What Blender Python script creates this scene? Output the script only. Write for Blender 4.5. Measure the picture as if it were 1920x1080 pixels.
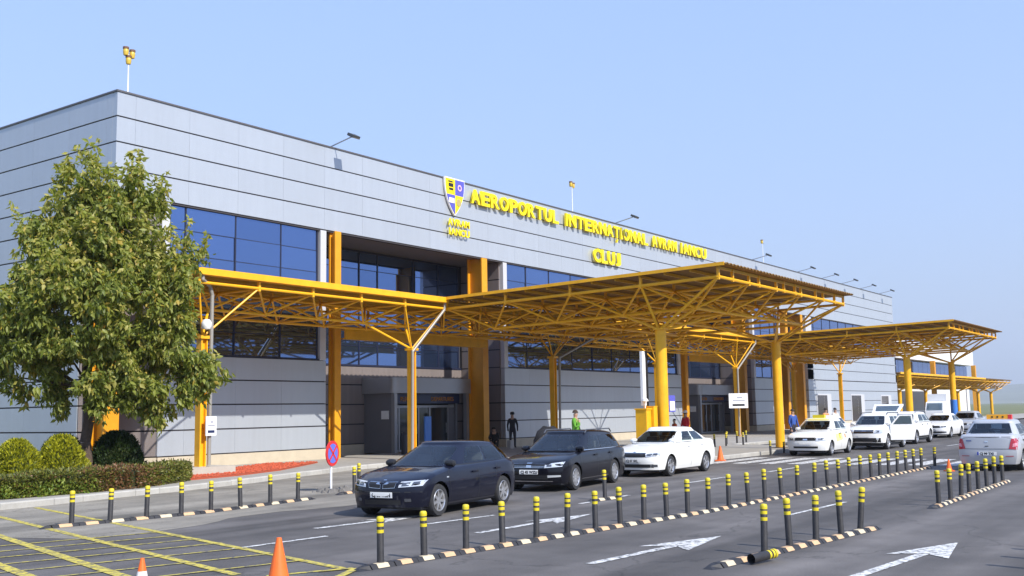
import bpy, bmesh, math, random
import numpy as np
from mathutils import Vector, Matrix
from mathutils.bvhtree import BVHTree
random.seed(7); rng = np.random.default_rng(7)
for o in list(bpy.data.objects): bpy.data.objects.remove(o)
S = bpy.context.scene
COL = S.collection
PI = math.pi; R = math.radians

# ------------------------------------------------------------------ camera
YAW, PITCH, ROLL = R(54.2523), R(6.7535), R(-0.9922)
CAM = Vector((-21.299, -32.707, 2.029))
fw = Vector((math.sin(YAW)*math.cos(PITCH), math.cos(YAW)*math.cos(PITCH), math.sin(PITCH)))
r0 = Vector((math.cos(YAW), -math.sin(YAW), 0)); u0 = r0.cross(fw)
rt = math.cos(ROLL)*r0 + math.sin(ROLL)*u0; up = -math.sin(ROLL)*r0 + math.cos(ROLL)*u0
cd = bpy.data.cameras.new('camera'); cam = bpy.data.objects.new('camera', cd); COL.objects.link(cam)
m = Matrix((rt, up, -fw)).transposed().to_4x4(); m.translation = CAM; cam.matrix_world = m
cd.sensor_width = 36; cd.lens = 36*1949.976/1920; cd.clip_start = .1; cd.clip_end = 20000
S.camera = cam
# ------------------------------------------------------------------ sky, sun, exposure
SUN_TO = Vector((-.20, -1.0, .86)).normalized()
w = bpy.data.worlds.new('World'); S.world = w; w.use_nodes = True
nt = w.node_tree; sky = nt.nodes.new('ShaderNodeTexSky'); sky.sky_type = 'NISHITA'; sky.sun_disc = False
sky.sun_elevation = math.asin(SUN_TO.z); sky.sun_rotation = math.atan2(SUN_TO.x, SUN_TO.y)
sky.altitude = 300; sky.air_density = 2.4; sky.dust_density = 1.5; sky.ozone_density = 3.0
bg = nt.nodes['Background']; bg.inputs[1].default_value = 0.14
# the photograph's camera compressed the sky's range: the whole dome is softened by one even response curve
v1 = nt.nodes.new('ShaderNodeVectorMath'); v1.operation = 'SCALE'; v1.inputs['Scale'].default_value = .14; nt.links.new(sky.outputs[0], v1.inputs[0])
gm_ = nt.nodes.new('ShaderNodeGamma'); gm_.inputs[1].default_value = .35; nt.links.new(v1.outputs[0], gm_.inputs[0])
v2 = nt.nodes.new('ShaderNodeVectorMath'); v2.operation = 'MULTIPLY'; v2.inputs[1].default_value = (.60/1.414/.14, .79/1.414/.14, 1.30/1.414/.14); nt.links.new(gm_.outputs[0], v2.inputs[0])
nt.links.new(v2.outputs[0], bg.inputs[0])
sd = bpy.data.lights.new('sun', 'SUN'); sd.energy = 4.6; sd.angle = R(.53); sd.color = (1, .95, .87)
sun = bpy.data.objects.new('sun', sd); COL.objects.link(sun); sun.location = (-30, -60, 60)
sun.rotation_euler = (-SUN_TO).to_track_quat('-Z', 'Y').to_euler()
S.view_settings.view_transform = 'Standard'; S.view_settings.look = 'None'
S.view_settings.exposure = 0.5; S.view_settings.gamma = 1

# ------------------------------------------------------------------ materials
MATS = {}
def mat(name, col, rough=.6, metal=0, var=0, vscale=6, bump=0, bscale=40, spec=None, coat=0, rnd=0, emit=None, trans=0):
    if name in MATS: return MATS[name]
    M = bpy.data.materials.new(name); M.use_nodes = True; n = M.node_tree.nodes; l = M.node_tree.links
    b = n['Principled BSDF']; b.inputs['Base Color'].default_value = (*col, 1)
    b.inputs['Roughness'].default_value = rough; b.inputs['Metallic'].default_value = metal
    if spec is not None: b.inputs['Specular IOR Level'].default_value = spec
    if coat: b.inputs['Coat Weight'].default_value = coat; b.inputs['Coat Roughness'].default_value = .04
    if trans: b.inputs['Transmission Weight'].default_value = trans
    last = None
    if var or bump or rnd:
        tc = n.new('ShaderNodeTexCoord'); geo = n.new('ShaderNodeNewGeometry')
    if var:
        nz = n.new('ShaderNodeTexNoise'); nz.inputs['Scale'].default_value = vscale; nz.inputs['Detail'].default_value = 8
        nz.inputs['Roughness'].default_value = .65
        l.new(geo.outputs['Position'], nz.inputs['Vector'])
        mr = n.new('ShaderNodeMapRange'); mr.inputs[1].default_value = .25; mr.inputs[2].default_value = .75
        mr.inputs[3].default_value = 1-var; mr.inputs[4].default_value = 1+var
        l.new(nz.outputs[0], mr.inputs[0]); last = mr.outputs[0]
    if rnd:
        oi = n.new('ShaderNodeObjectInfo'); mr2 = n.new('ShaderNodeMapRange')
        mr2.inputs[3].default_value = 1-rnd; mr2.inputs[4].default_value = 1+rnd
        l.new(oi.outputs['Random'], mr2.inputs[0])
        if last:
            mm = n.new('ShaderNodeMath'); mm.operation = 'MULTIPLY'; l.new(last, mm.inputs[0]); l.new(mr2.outputs[0], mm.inputs[1]); last = mm.outputs[0]
        else: last = mr2.outputs[0]
    if last:
        vm = n.new('ShaderNodeVectorMath'); vm.operation = 'SCALE'; vm.inputs[0].default_value = col
        l.new(last, vm.inputs['Scale']); l.new(vm.outputs[0], b.inputs['Base Color'])
    if bump:
        nb = n.new('ShaderNodeTexNoise'); nb.inputs['Scale'].default_value = bscale; nb.inputs['Detail'].default_value = 5
        l.new(geo.outputs['Position'], nb.inputs['Vector'])
        bp = n.new('ShaderNodeBump'); bp.inputs['Strength'].default_value = bump; bp.inputs['Distance'].default_value = .02
        l.new(nb.outputs[0], bp.inputs['Height']); l.new(bp.outputs[0], b.inputs['Normal'])
    if emit: b.inputs['Emission Color'].default_value = (*emit[0], 1); b.inputs['Emission Strength'].default_value = emit[1]
    MATS[name] = M; return M

def asphalt(name, c1, c2, big=.18):
    M = bpy.data.materials.new(name); M.use_nodes = True; n = M.node_tree.nodes; l = M.node_tree.links; b = n['Principled BSDF']
    geo = n.new('ShaderNodeNewGeometry')
    def noise(sc, det=6, vec=None, stretch=None):
        z = n.new('ShaderNodeTexNoise'); z.inputs['Scale'].default_value = sc; z.inputs['Detail'].default_value = det
        src = geo.outputs['Position']
        if stretch:
            mp = n.new('ShaderNodeMapping'); mp.inputs['Scale'].default_value = stretch; l.new(src, mp.inputs[0]); src = mp.outputs[0]
        l.new(src, z.inputs['Vector']); return z.outputs[0]
    fine = noise(55, 3); mid = noise(1.3, 8); streak = noise(1, 5, stretch=(.05, 1.1, 1))
    def mul(a, lo, hi, f0=.3, f1=.7):
        mr = n.new('ShaderNodeMapRange'); mr.inputs[1].default_value = f0; mr.inputs[2].default_value = f1
        mr.inputs[3].default_value = lo; mr.inputs[4].default_value = hi; l.new(a, mr.inputs[0]); return mr.outputs[0]
    mx = n.new('ShaderNodeMix'); mx.data_type = 'RGBA'; mx.inputs[6].default_value = (*c1, 1); mx.inputs[7].default_value = (*c2, 1)
    l.new(mul(mid, 0, 1), mx.inputs[0])
    v1 = n.new('ShaderNodeVectorMath'); v1.operation = 'SCALE'; l.new(mx.outputs[2], v1.inputs[0]); l.new(mul(streak, 1-big, 1+big), v1.inputs['Scale'])
    v2 = n.new('ShaderNodeVectorMath'); v2.operation = 'SCALE'; l.new(v1.outputs[0], v2.inputs[0]); l.new(mul(fine, .72, 1.3), v2.inputs['Scale'])
    tracks = noise(1, 4, stretch=(.012, .55, 1)); stain = noise(.35, 7); spot = noise(3.2, 4)
    for src_, lo_, hi_, f0_, f1_ in ((tracks,.70,1.22,.36,.64),(stain,.80,1.14,.35,.65),(spot,.62,1.0,.22,.34)):
        vv = n.new('ShaderNodeVectorMath'); vv.operation = 'SCALE'; l.new(v2.outputs[0], vv.inputs[0]); l.new(mul(src_, lo_, hi_, f0_, f1_), vv.inputs['Scale']); v2 = vv
    # cracks and sealed joints
    vo = n.new('ShaderNodeTexVoronoi'); vo.feature = 'DISTANCE_TO_EDGE'; vo.inputs['Scale'].default_value = .16
    mp = n.new('ShaderNodeVectorMath'); mp.operation = 'ADD'; nz = n.new('ShaderNodeTexNoise'); nz.inputs['Scale'].default_value = .8; nz.inputs['Detail'].default_value = 6
    l.new(geo.outputs['Position'], nz.inputs['Vector']); sc = n.new('ShaderNodeVectorMath'); sc.operation = 'SCALE'; sc.inputs['Scale'].default_value = 2.4
    l.new(nz.outputs['Color'], sc.inputs[0]); l.new(geo.outputs['Position'], mp.inputs[0]); l.new(sc.outputs[0], mp.inputs[1]); l.new(mp.outputs[0], vo.inputs['Vector'])
    v3 = n.new('ShaderNodeVectorMath'); v3.operation = 'SCALE'; l.new(v2.outputs[0], v3.inputs[0]); l.new(mul(vo.outputs[0], .62, 1, .0, .006), v3.inputs['Scale'])
    l.new(v3.outputs[0], b.inputs['Base Color']); b.inputs['Roughness'].default_value = .85
    bp = n.new('ShaderNodeBump'); bp.inputs['Strength'].default_value = .35; bp.inputs['Distance'].default_value = .01; l.new(fine, bp.inputs['Height']); l.new(bp.outputs[0], b.inputs['Normal'])
    return M
def worn(name, col, under=(.09, .09, .092), amt=.45):
    M = bpy.data.materials.new(name); M.use_nodes = True; n = M.node_tree.nodes; l = M.node_tree.links; b = n['Principled BSDF']
    geo = n.new('ShaderNodeNewGeometry'); z = n.new('ShaderNodeTexNoise'); z.inputs['Scale'].default_value = 9; z.inputs['Detail'].default_value = 9; z.inputs['Roughness'].default_value = .75
    l.new(geo.outputs['Position'], z.inputs['Vector'])
    mr = n.new('ShaderNodeMapRange'); mr.inputs[1].default_value = amt; mr.inputs[2].default_value = amt+.16; l.new(z.outputs[0], mr.inputs[0])
    mx = n.new('ShaderNodeMix'); mx.data_type = 'RGBA'; mx.inputs[6].default_value = (*under, 1); mx.inputs[7].default_value = (*col, 1)
    l.new(mr.outputs[0], mx.inputs[0]); l.new(mx.outputs[2], b.inputs['Base Color']); b.inputs['Roughness'].default_value = .7
    return M

M_ROAD = asphalt('dark asphalt', (.086, .078, .073), (.122, .112, .105), .26)
M_LANE = asphalt('old pale asphalt', (.20, .18, .148), (.255, .232, .192), .12)
M_CONC = mat('concrete paving', (.33, .31, .275), .85, var=.16, vscale=1.6, bump=.25, bscale=30)
M_KERB = mat('kerb stone', (.40, .385, .35), .85, var=.14, vscale=3, bump=.2, bscale=40, rnd=.07)
M_PLINTH = mat('cream plinth', (.52, .45, .34), .8, var=.10, vscale=2.2, bump=.1)
M_PANEL = mat('silver cladding', (.47, .505, .55), .36, .36, rnd=.022, var=.015, vscale=.4)
M_PANELR = mat('shade toned cladding', (.24, .205, .195), .5, .2, rnd=.05)  # recess copy of the silver cladding, overhang shade and brown reflection in its colour
M_JOINT = mat('dark joint', (.05, .045, .05), .7)
M_WHITEM = mat('white aluminium', (.60, .60, .62), .4, .2)
M_GREYM = mat('grey aluminium', (.36, .37, .40), .38, .5)
M_GLASSB = mat('blue mirrored glass', (.15, .235, .46), .03, .92, rnd=.08)
M_FRAMED = mat('dark window frame', (.018, .022, .05), .4)
M_DOORG = mat('dark door glass', (.03, .035, .04), .05, 0, spec=.7)
M_YEL = mat('yellow steel paint', (.84, .425, .008), .45, var=.15, vscale=2.2)
M_ORG = mat('orange yellow column paint', (.72, .31, .008), .48, var=.10, vscale=2)
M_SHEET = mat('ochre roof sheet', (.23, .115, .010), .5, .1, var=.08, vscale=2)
M_PIPE = mat('grey downpipe', (.33, .31, .28), .45, .2)
M_SIGNY = mat('yellow sign letter', (.90, .72, .0), .4)
M_SIGNW = mat('white sign paint', (.8, .8, .8), .45)
M_BLUE = mat('sign blue', (.10, .10, .48), .4)
M_NAVY = mat('navy sign panel', (.015, .025, .085), .35)
M_RED = mat('red paint', (.62, .03, .03), .45)
M_BLACK = mat('black rubber', (.026, .025, .027), .6, var=.4, vscale=13)
M_BLACKP = mat('black plastic', (.012, .012, .014), .45)
M_BYEL = mat('reflective yellow band', (.62, .50, .018), .5, var=.25, vscale=25)
M_REFL = mat('reflector pad', (.58, .38, .21), .5, var=.12, vscale=14)
M_REFLW = mat('pale reflector pad', (.60, .50, .34), .5, var=.12, vscale=14)
M_CONE = mat('cone orange', (.82, .15, .02), .5, var=.08, vscale=12)
M_LINE = worn('white road paint', (.72, .71, .68), amt=.395)
M_LINEY = worn('yellow road paint', (.60, .49, .07), amt=.385)
M_GRAVEL = mat('red gravel', (.40, .075, .03), .9, var=.4, vscale=40, bump=1, bscale=60)
M_SOIL = mat('planting soil', (.09, .065, .04), .95, var=.4, vscale=8, bump=.6)

def weather_panel(M, amt=.06):
    n = M.node_tree.nodes; l = M.node_tree.links; b = n['Principled BSDF']; src = b.inputs['Base Color'].links[0].from_socket
    geo = n.new('ShaderNodeNewGeometry'); mp = n.new('ShaderNodeMapping'); mp.inputs['Scale'].default_value = (2.2,2.2,.16); l.new(geo.outputs['Position'], mp.inputs[0])
    z = n.new('ShaderNodeTexNoise'); z.inputs['Scale'].default_value = 1.6; z.inputs['Detail'].default_value = 7; z.inputs['Roughness'].default_value = .7; l.new(mp.outputs[0], z.inputs['Vector'])
    mr = n.new('ShaderNodeMapRange'); mr.inputs[1].default_value = .35; mr.inputs[2].default_value = .7; mr.inputs[3].default_value = 1+amt*.5; mr.inputs[4].default_value = 1-amt; l.new(z.outputs[0], mr.inputs[0])
    v = n.new('ShaderNodeVectorMath'); v.operation = 'SCALE'; l.new(src, v.inputs[0]); l.new(mr.outputs[0], v.inputs['Scale']); l.new(v.outputs[0], b.inputs['Base Color'])
    w_ = n.new('ShaderNodeTexNoise'); w_.inputs['Scale'].default_value = .9; w_.inputs['Detail'].default_value = 2; l.new(geo.outputs['Position'], w_.inputs['Vector'])
    bp = n.new('ShaderNodeBump'); bp.inputs['Strength'].default_value = .25; bp.inputs['Distance'].default_value = .05; l.new(w_.outputs[0], bp.inputs['Height']); l.new(bp.outputs[0], b.inputs['Normal'])
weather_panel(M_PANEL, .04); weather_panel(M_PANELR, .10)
# ------------------------------------------------------------------ mesh helpers
class MB:
    def __init__(s): s.v = []; s.f = []; s.m = []
    def add(s, vs, fs, mi=0):
        o = len(s.v); s.v += [tuple(p) for p in vs]; s.f += [tuple(i+o for i in f) for f in fs]; s.m += [mi]*len(fs); return s
    def box(s, a, b, mi=0):
        x0, y0, z0 = a; x1, y1, z1 = b
        return s.add([(x0,y0,z0),(x1,y0,z0),(x1,y1,z0),(x0,y1,z0),(x0,y0,z1),(x1,y0,z1),(x1,y1,z1),(x0,y1,z1)],
                     [(0,3,2,1),(4,5,6,7),(0,1,5,4),(1,2,6,5),(2,3,7,6),(3,0,4,7)], mi)
    def cbox(s, c, d, mi=0): return s.box([c[i]-d[i]/2 for i in range(3)], [c[i]+d[i]/2 for i in range(3)], mi)
    def cyl(s, a, b, r, n=8, r2=None, mi=0, cap=True):
        a = Vector(a); b = Vector(b); r2 = r if r2 is None else r2; d = (b-a).normalized()
        t = d.orthogonal().normalized(); q = d.cross(t); vs = []
        for k in range(n):
            an = 2*PI*k/n; e = t*math.cos(an)+q*math.sin(an); vs.append(a+e*r); vs.append(b+e*r2)
        fs = [(2*k, (2*k+2) % (2*n), (2*k+3) % (2*n), 2*k+1) for k in range(n)]
        if cap: fs += [tuple(2*k for k in range(n))[::-1], tuple(2*k+1 for k in range(n))]
        return s.add(vs, fs, mi)
    def lathe(s, prof, c=(0,0,0), n=16, mi=0, axis='z'):
        vs = []; L = len(prof)
        for k in range(n):
            an = 2*PI*k/n
            for r, z in prof:
                p = (r*math.cos(an), r*math.sin(an), z)
                if axis == 'y': p = (p[0], p[2], p[1])
                vs.append((p[0]+c[0], p[1]+c[1], p[2]+c[2]))
        fs = []
        for k in range(n):
            for j in range(L-1):
                a = k*L+j; b2 = ((k+1) % n)*L+j; fs.append((a, b2, b2+1, a+1) if axis == 'z' else (a, a+1, b2+1, b2))
        return s.add(vs, fs, mi)
    def prism(s, poly, z0, z1, mi=0, bottom=False):
        n = len(poly); vs = [(x, y, z0) for x, y in poly]+[(x, y, z1) for x, y in poly]
        fs = [tuple(range(n, 2*n))]+[(k, (k+1) % n, n+(k+1) % n, n+k) for k in range(n)]
        if bottom: fs.append(tuple(range(n))[::-1])
        return s.add(vs, fs, mi)
    def xprism(s, poly, y0, y1, mi=0):   # poly in (x,z), extruded in y
        n = len(poly); vs = [(x, y0, z) for x, z in poly]+[(x, y1, z) for x, z in poly]
        fs = [tuple(range(n)), tuple(range(2*n-1, n-1, -1))]+[(k, n+k, n+(k+1) % n, (k+1) % n) for k in range(n)]
        return s.add(vs, fs, mi)
    def grid(s, P, mi=0, flip=False):    # P[i][j] points
        a = len(P); b = len(P[0]); vs = [p for row in P for p in row]
        fs = [(i*b+j, (i+1)*b+j, (i+1)*b+j+1, i*b+j+1) for i in range(a-1) for j in range(b-1)]
        if flip: fs = [f[::-1] for f in fs]
        return s.add(vs, fs, mi)
    def mesh(s, name, mats, smooth=None):
        me = bpy.data.meshes.new(name); me.from_pydata(s.v, [], s.f)
        for mm in (mats if isinstance(mats, (list, tuple)) else [mats]): me.materials.append(mm)
        if any(s.m): me.polygons.foreach_set('material_index', s.m)
        if smooth is not None:
            me.polygons.foreach_set('use_smooth', [True]*len(me.polygons)); me.set_sharp_from_angle(angle=R(smooth))
        me.update(); return me
    def build(s, name, mats, parent=None, smooth=None, loc=None, kind=None):
        return link(name, s.mesh(name, mats, smooth), parent, loc, kind)
def link(name, me, parent=None, loc=None, kind=None):
    o = bpy.data.objects.new(name, me); COL.objects.link(o)
    if parent: o.parent = parent
    if loc is not None: o.location = loc
    if kind: o['kind'] = kind
    return o
def tag(o, label, cat=None, group=None, kind=None):
    o['label'] = label
    if cat: o['category'] = cat
    if group: o['group'] = group
    if kind: o['kind'] = kind
    return o
def thing(name, label, cat, loc=(0,0,0), rz=0, group=None):
    o = bpy.data.objects.new(name, None); COL.objects.link(o); o.location = loc; o.rotation_euler = (0, 0, rz); o.empty_display_size = .3
    return tag(o, label, cat, group)
def copy_tree(o, parent=None):
    c = o.copy(); COL.objects.link(c); c.parent = parent
    for ch in list(o.children): copy_tree(ch, c)
    return c
ORD = ['first','second','third','fourth','fifth','sixth','seventh','eighth','ninth','tenth','eleventh','twelfth','thirteenth','fourteenth','fifteenth','sixteenth','seventeenth','eighteenth','nineteenth','twentieth','twenty-first','twenty-second','twenty-third','twenty-fourth','twenty-fifth','twenty-sixth','twenty-seventh','twenty-eighth','twenty-ninth','thirtieth','thirty-first','thirty-second']
_u = MB().cyl((0,0,0), (0,0,1), 1, 8).mesh('strut', M_YEL, 40)
_uo = MB().cyl((0,0,0), (0,0,1), 1, 8).mesh('strut_dark', M_ORG, 40)
def member(name, a, b, r, parent, me=None):
    a = Vector(a); b = Vector(b); o = link(name, me or _u, parent); o.location = a
    o.rotation_mode = 'QUATERNION'; o.rotation_quaternion = (b-a).to_track_quat('Z', 'Y'); o.scale = (r, r, (b-a).length); return o
def text_mesh(body, size, extrude, name, bold=0.0, sx=1.0):
    c = bpy.data.curves.new(name, 'FONT'); c.body = body; c.size = size; c.extrude = extrude; c.offset = bold
    o = bpy.data.objects.new(name, c); COL.objects.link(o); bpy.context.view_layer.update()
    dg = bpy.context.evaluated_depsgraph_get(); me = bpy.data.meshes.new_from_object(o.evaluated_get(dg))
    bpy.data.objects.remove(o); bpy.data.curves.remove(c); me.name = name; return me
# ================================================================== ground, road, pavement
def struct(o, label): o['kind'] = 'structure'; o['label'] = label; return o
struct(MB().add([(-3000,-3000,-.012),(9000,-3000,-.012),(9000,6000,-.012),(-3000,6000,-.012)], [(0,1,2,3)]).build('ground', mat('dry grass ground', (.14,.15,.06), .95, var=.3, vscale=.05)), 'dry grassy ground reaching to the horizon')
struct(MB().add([(-90,-90,0),(420,-90,0),(420,-2,0),(-90,-2,0)], [(0,1,2,3)]).build('road', M_ROAD), 'dark grey asphalt road in front of the terminal')
random.seed(3)
edge = [(x, -16.1-.4*math.sin(x*.35)-.25*math.sin(x*1.3+1)+random.uniform(-.06,.06)) for x in np.arange(-11, 13, .5)]
lane = [(-60,-3),(-60,-13.6),(-13,-13.9),(-11.6,-14.6)]+edge+[(13,-3)]
struct(MB().add([(x,y,.004) for x,y in lane], [tuple(range(len(lane)))]).build('side_lane', M_LANE), 'pale worn asphalt lane along the kerb')
KERB = [(-60,-11.5),(-30,-10.4),(-16,-9.6),(-8.7,-9.26),(-7.3,-9.1),(-5.55,-8.7),(-3.07,-8.3),(0,-7.6),(3.2,-6.5),(6.2,-5.6),(9,-5.4),(10.8,-6.3),(11.6,-8.6),(11.9,-14.4),(12.5,-15.2),(27,-15.2),(28,-14.7),(28.4,-11.2),(29.4,-10.2),(44,-10.2),(45,-11),(45.2,-14.6),(46,-15.2),(60,-15.2),(61,-14.6),(61.4,-9.4),(62.4,-8.8),(110,-8.8),(260,-8.8)]
pv = [(x, y+.14) for x, y in KERB]+[(260, 1.5), (-60, 1.5)]
me = bpy.data.meshes.new('pavement'); bm = bmesh.new()
from mathutils.geometry import tessellate_polygon
vsp = [bm.verts.new((x, y, .15)) for x, y in pv]
for tri in tessellate_polygon([[Vector((x, y, 0)) for x, y in pv]]): bm.faces.new([vsp[i] for i in tri])
bm.normal_update()
for f in bm.faces:
    if f.normal.z < 0: f.normal_flip()
bm.to_mesh(me); bm.free(); me.materials.append(M_CONC)
struct(link('pavement', me), 'light concrete pavement along the terminal')
kb = thing('kerb', 'pale concrete kerb edging the pavement', None); kb['kind'] = 'structure'
random.seed(4)
for (x0,y0),(x1,y1) in zip(KERB[2:-2], KERB[3:-1]):
    d = Vector((x1-x0, y1-y0)); Ls = d.length; n = max(1, round(Ls/1.0)); u = d/Ls; q = Vector((-u.y, u.x))*.16
    if x0 > 40: n = max(1, n//4)
    for k in range(n):
        a = Vector((x0,y0))+u*(Ls*k/n+.006); b = Vector((x0,y0))+u*(Ls*(k+1)/n-.006); h = .158+random.uniform(-.006,.006)
        poly = [(a.x,a.y),(b.x,b.y),(b.x+q.x,b.y+q.y),(a.x+q.x,a.y+q.y)]
        poly2 = [(p[0]+qx, p[1]+qy) for p,(qx,qy) in zip(poly, [(q.x*.12,q.y*.12)]*2+[(0,0)]*2)]
        vs = [(*p,0) for p in poly]+[(*p,h-.03) for p in poly]+[(*p,h) for p in poly2]
        MB().add(vs, [(8,9,10,11)]+[(i,(i+1)%4,4+(i+1)%4,4+i) for i in range(4)]+[(4+i,4+(i+1)%4,8+(i+1)%4,8+i) for i in range(4)]).build('kerb_stone', M_KERB, kb)
# planting bed and red gravel
bed = [(-16,-8.3),(-8.6,-8.0),(-6.4,-8.15),(-4.4,-8.0),(-2.3,-7.1),(-.9,-6.0),(-.6,-3.5),(-.6,-1.0),(-16,-1.0)]
struct(MB().prism(bed, .1, .2).build('planting_bed', M_SOIL), 'dark soil bed under the tree and hedge')
gr = [(-1.6,-6.55),(.6,-6.2),(3.2,-5.2),(7.6,-2.4),(6.0,-1.4),(1.6,-3.2),(1.6,-4.1),(-.55,-4.1),(-.6,-5.3)]
g = MB().prism(gr, .12, .2).build('red_gravel_bed', M_GRAVEL); tag(g, 'red stone chippings spread beside the canopy column', kind='stuff')
random.seed(5); gm = MB()
from mathutils.geometry import intersect_point_tri_2d
def inpoly(p, poly):
    c = False; j = len(poly)-1
    for i in range(len(poly)):
        if ((poly[i][1] > p[1]) != (poly[j][1] > p[1])) and p[0] < (poly[j][0]-poly[i][0])*(p[1]-poly[i][1])/(poly[j][1]-poly[i][1])+poly[i][0]: c = not c
        j = i
    return c
for k in range(5200):
    p = (random.uniform(-1.7,7.6), random.uniform(-6.6,-1.4))
    if not inpoly(p, gr): continue
    s = random.uniform(.02,.05); a = random.uniform(0,PI); c = Vector((p[0],p[1],.2+s*.3))
    e = [c+Vector((math.cos(a+t)*s*random.uniform(.8,1.3), math.sin(a+t)*s, 0)) for t in (0,2.1,4.2)]
    gm.add([*e, c+Vector((0,0,s*random.uniform(.5,1)))], [(0,1,3),(1,2,3),(2,0,3)], 0)
o = gm.build('gravel_stones', mat('red stone chips', (.46,.085,.035), .85, var=.45, vscale=30), g, kind='stuff')

# ------------------------------------------------------------------ road paint
mk = []
def paint(polys, name, label, m=M_LINE, z=.008):
    b = MB()
    for p in polys: b.add([(x,y,z) for x,y in p], [tuple(range(len(p)))])
    o = b.build(name, m); struct(o, label); return o
def seg(a, b, wd):
    a = Vector(a); b = Vector(b); u = (b-a).normalized(); q = Vector((-u.y,u.x))*wd/2
    return [tuple(a-q),tuple(b-q),tuple(b+q),tuple(a+q)]
paint([seg((-10.6,-19.65),(-8.72,-19.75),.11),seg((-6.5,-20.05),(-4.65,-20.2),.11),seg((-1.8,-20.4),(.6,-20.25),.12),seg((4.7,-19.7),(7.4,-19.65),.12),seg((10.1,-19.85),(12.6,-19.8),.12),
       seg((-2.2,-25.25),(.9,-25.3),.1),seg((24,-20),(27,-20),.12),seg((32,-20),(36,-20),.12),seg((40,-20),(44,-20),.12)], 'lane_dashes', 'broken white lane line dashes on the asphalt')
def arrow(tip, tail, wid=.36, head=.42, hl=1.75, sh=.15):
    tip = Vector(tip); tail = Vector(tail); u = (tip-tail).normalized(); q = Vector((-u.y,u.x)); nb = tip-u*hl
    return [[tuple(tail-q*sh/2), tuple(nb+u*.35-q*sh/2), tuple(nb+u*.35+q*sh/2), tuple(tail+q*sh/2)], [tuple(nb-q*head), tuple(tip), tuple(nb+u*.35)], [tuple(nb+u*.35), tuple(tip), tuple(nb+q*head)]]
paint(arrow((-5.72,-25.5),(-9.3,-25.25)), 'lane_arrow', 'white road arrow beside the long bollard row')
paint(arrow((-4.85,-28.85),(-8.7,-28.55)), 'lane_arrow', 'white road arrow nearest the camera beyond the short island')
paint(arrow((-3.6,-21.8),(-7.2,-21.75),head=.36), 'lane_arrow', 'white road arrow behind the near bollards of the long row')
paint(arrow((-4.9,-18.95),(-8.0,-18.7),head=.34), 'lane_arrow', 'white road arrow running under the front of the dark hatchback')
paint([[(14.2+i*.12,-15.7-i*1.0),(19.0+i*.05,-15.7-i*1.0),(19.0+i*.05,-16.32-i*1.0),(14.2+i*.12,-16.25-i*1.0)] for i in range(10)], 'zebra_crossing', 'white zebra crossing bars beyond the long bollard row')
ya = [seg((-7.95,-9.45),(-11.22,-22.6),.13), seg((-9.45,-10.4),(-12.3,-21.8),.14), seg((-11.3,-13.8),(-13.4,-21.6),.17), seg((-13.2,-17.2),(-14.2,-21.2),.17)]
for k,(x,y) in enumerate([(-9.66,-16.6),(-9.83,-17.35),(-10.02,-18.1),(-10.2,-18.9),(-10.42,-19.75),(-10.65,-20.65),(-10.9,-21.6)]):
    ya.append(seg((x,y),(x-7,y+1.9),.06))
ya += [seg((-11.15,-22.75),(-12.2,-22.25),.1), seg((-11.15,-22.8),(-14,-24.2),.12)]


b = MB()
for k,p in enumerate(ya): b.add([(x,y,.0085+.0005*k) for x,y in p], [(0,1,2,3)])
struct(b.build('yellow_box_marking', M_LINEY), 'yellow hatched keep clear box painted on the asphalt')
struct(MB().add([(-20,-22.0,.006),(-11.6,-22.3,.006),(-11.9,-24.6,.006),(-20,-25,.006)],[(0,1,2,3)]).build('tar_patch', asphalt('tar patch',(.10,.098,.098),(.13,.127,.125))), 'slightly paler repair patch in the asphalt')
# distant hills
random.seed(11); hv = []
N = 60
for i in range(N+1):
    t = i/N; X = 2200+2600*t; Yv = 3400-5200*t
    h = 150+70*math.sin(t*7+1)+40*math.sin(t*17)+15*math.sin(t*41)
    hv.append([(X,Yv,-5),(X+500,Yv+400,h*.55),(X+1100,Yv+900,h),(X+2000,Yv+1500,h*.7)])
struct(MB().grid(hv).build('hills', mat('distant hill', (.16,.17,.11), .95, var=.3, vscale=.004), smooth=60), 'low hills far beyond the car park')

# ================================================================== terminal building
s_, zd = .94172, .5967
ZK = lambda k: zd+k*s_
XE = 95.8
SIDE = 26.0
BAYS = [(2.0,10.34),(23.34,43.94),(56.7,62.5),(68.6,XE)]
RECS = [(10.34,23.34),(43.94,56.7),(62.5,68.6)]
T = thing('terminal_building', 'long silver panelled airport terminal with blue glass bands', 'building', (0,0,0))
low = [(.27,SIDE),(.27,1.98),(2.12,.27),(10.34,.27)]
for a,b_ in RECS: low += [(a,.27),(a,3.0),(b_,3.0),(b_,.27)]
low += [(XE-.25,.27),(XE-.25,SIDE)]
def tri_prism(poly, z0, z1, name, m, parent, bottom=False):
    bm = bmesh.new(); lo = [bm.verts.new((x,y,z0)) for x,y in poly]; hi = [bm.verts.new((x,y,z1)) for x,y in poly]
    bm.faces.new(hi); n = len(poly)
    if bottom: bm.faces.new(lo[::-1])
    for i in range(n): bm.faces.new((lo[i],lo[(i+1)%n],hi[(i+1)%n],hi[i]))
    bmesh.ops.triangulate(bm, faces=[f for f in bm.faces if len(f.verts) > 4]); bmesh.ops.recalc_face_normals(bm, faces=bm.faces)
    me = bpy.data.meshes.new(name); bm.to_mesh(me); bm.free(); me.materials.append(m); return link(name, me, parent)
tri_prism(low[::-1], 0, ZK(10)-.01, 'lower_wall', mat('inner wall', (.05,.05,.06), .7), T)
tri_prism([(.27,.27),(XE-.25,.27),(XE-.25,SIDE),(.27,SIDE)], ZK(10), ZK(14)-.05, 'upper_wall', mat('soffit', (.20,.18,.175), .6, var=.05), T, True)
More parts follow.
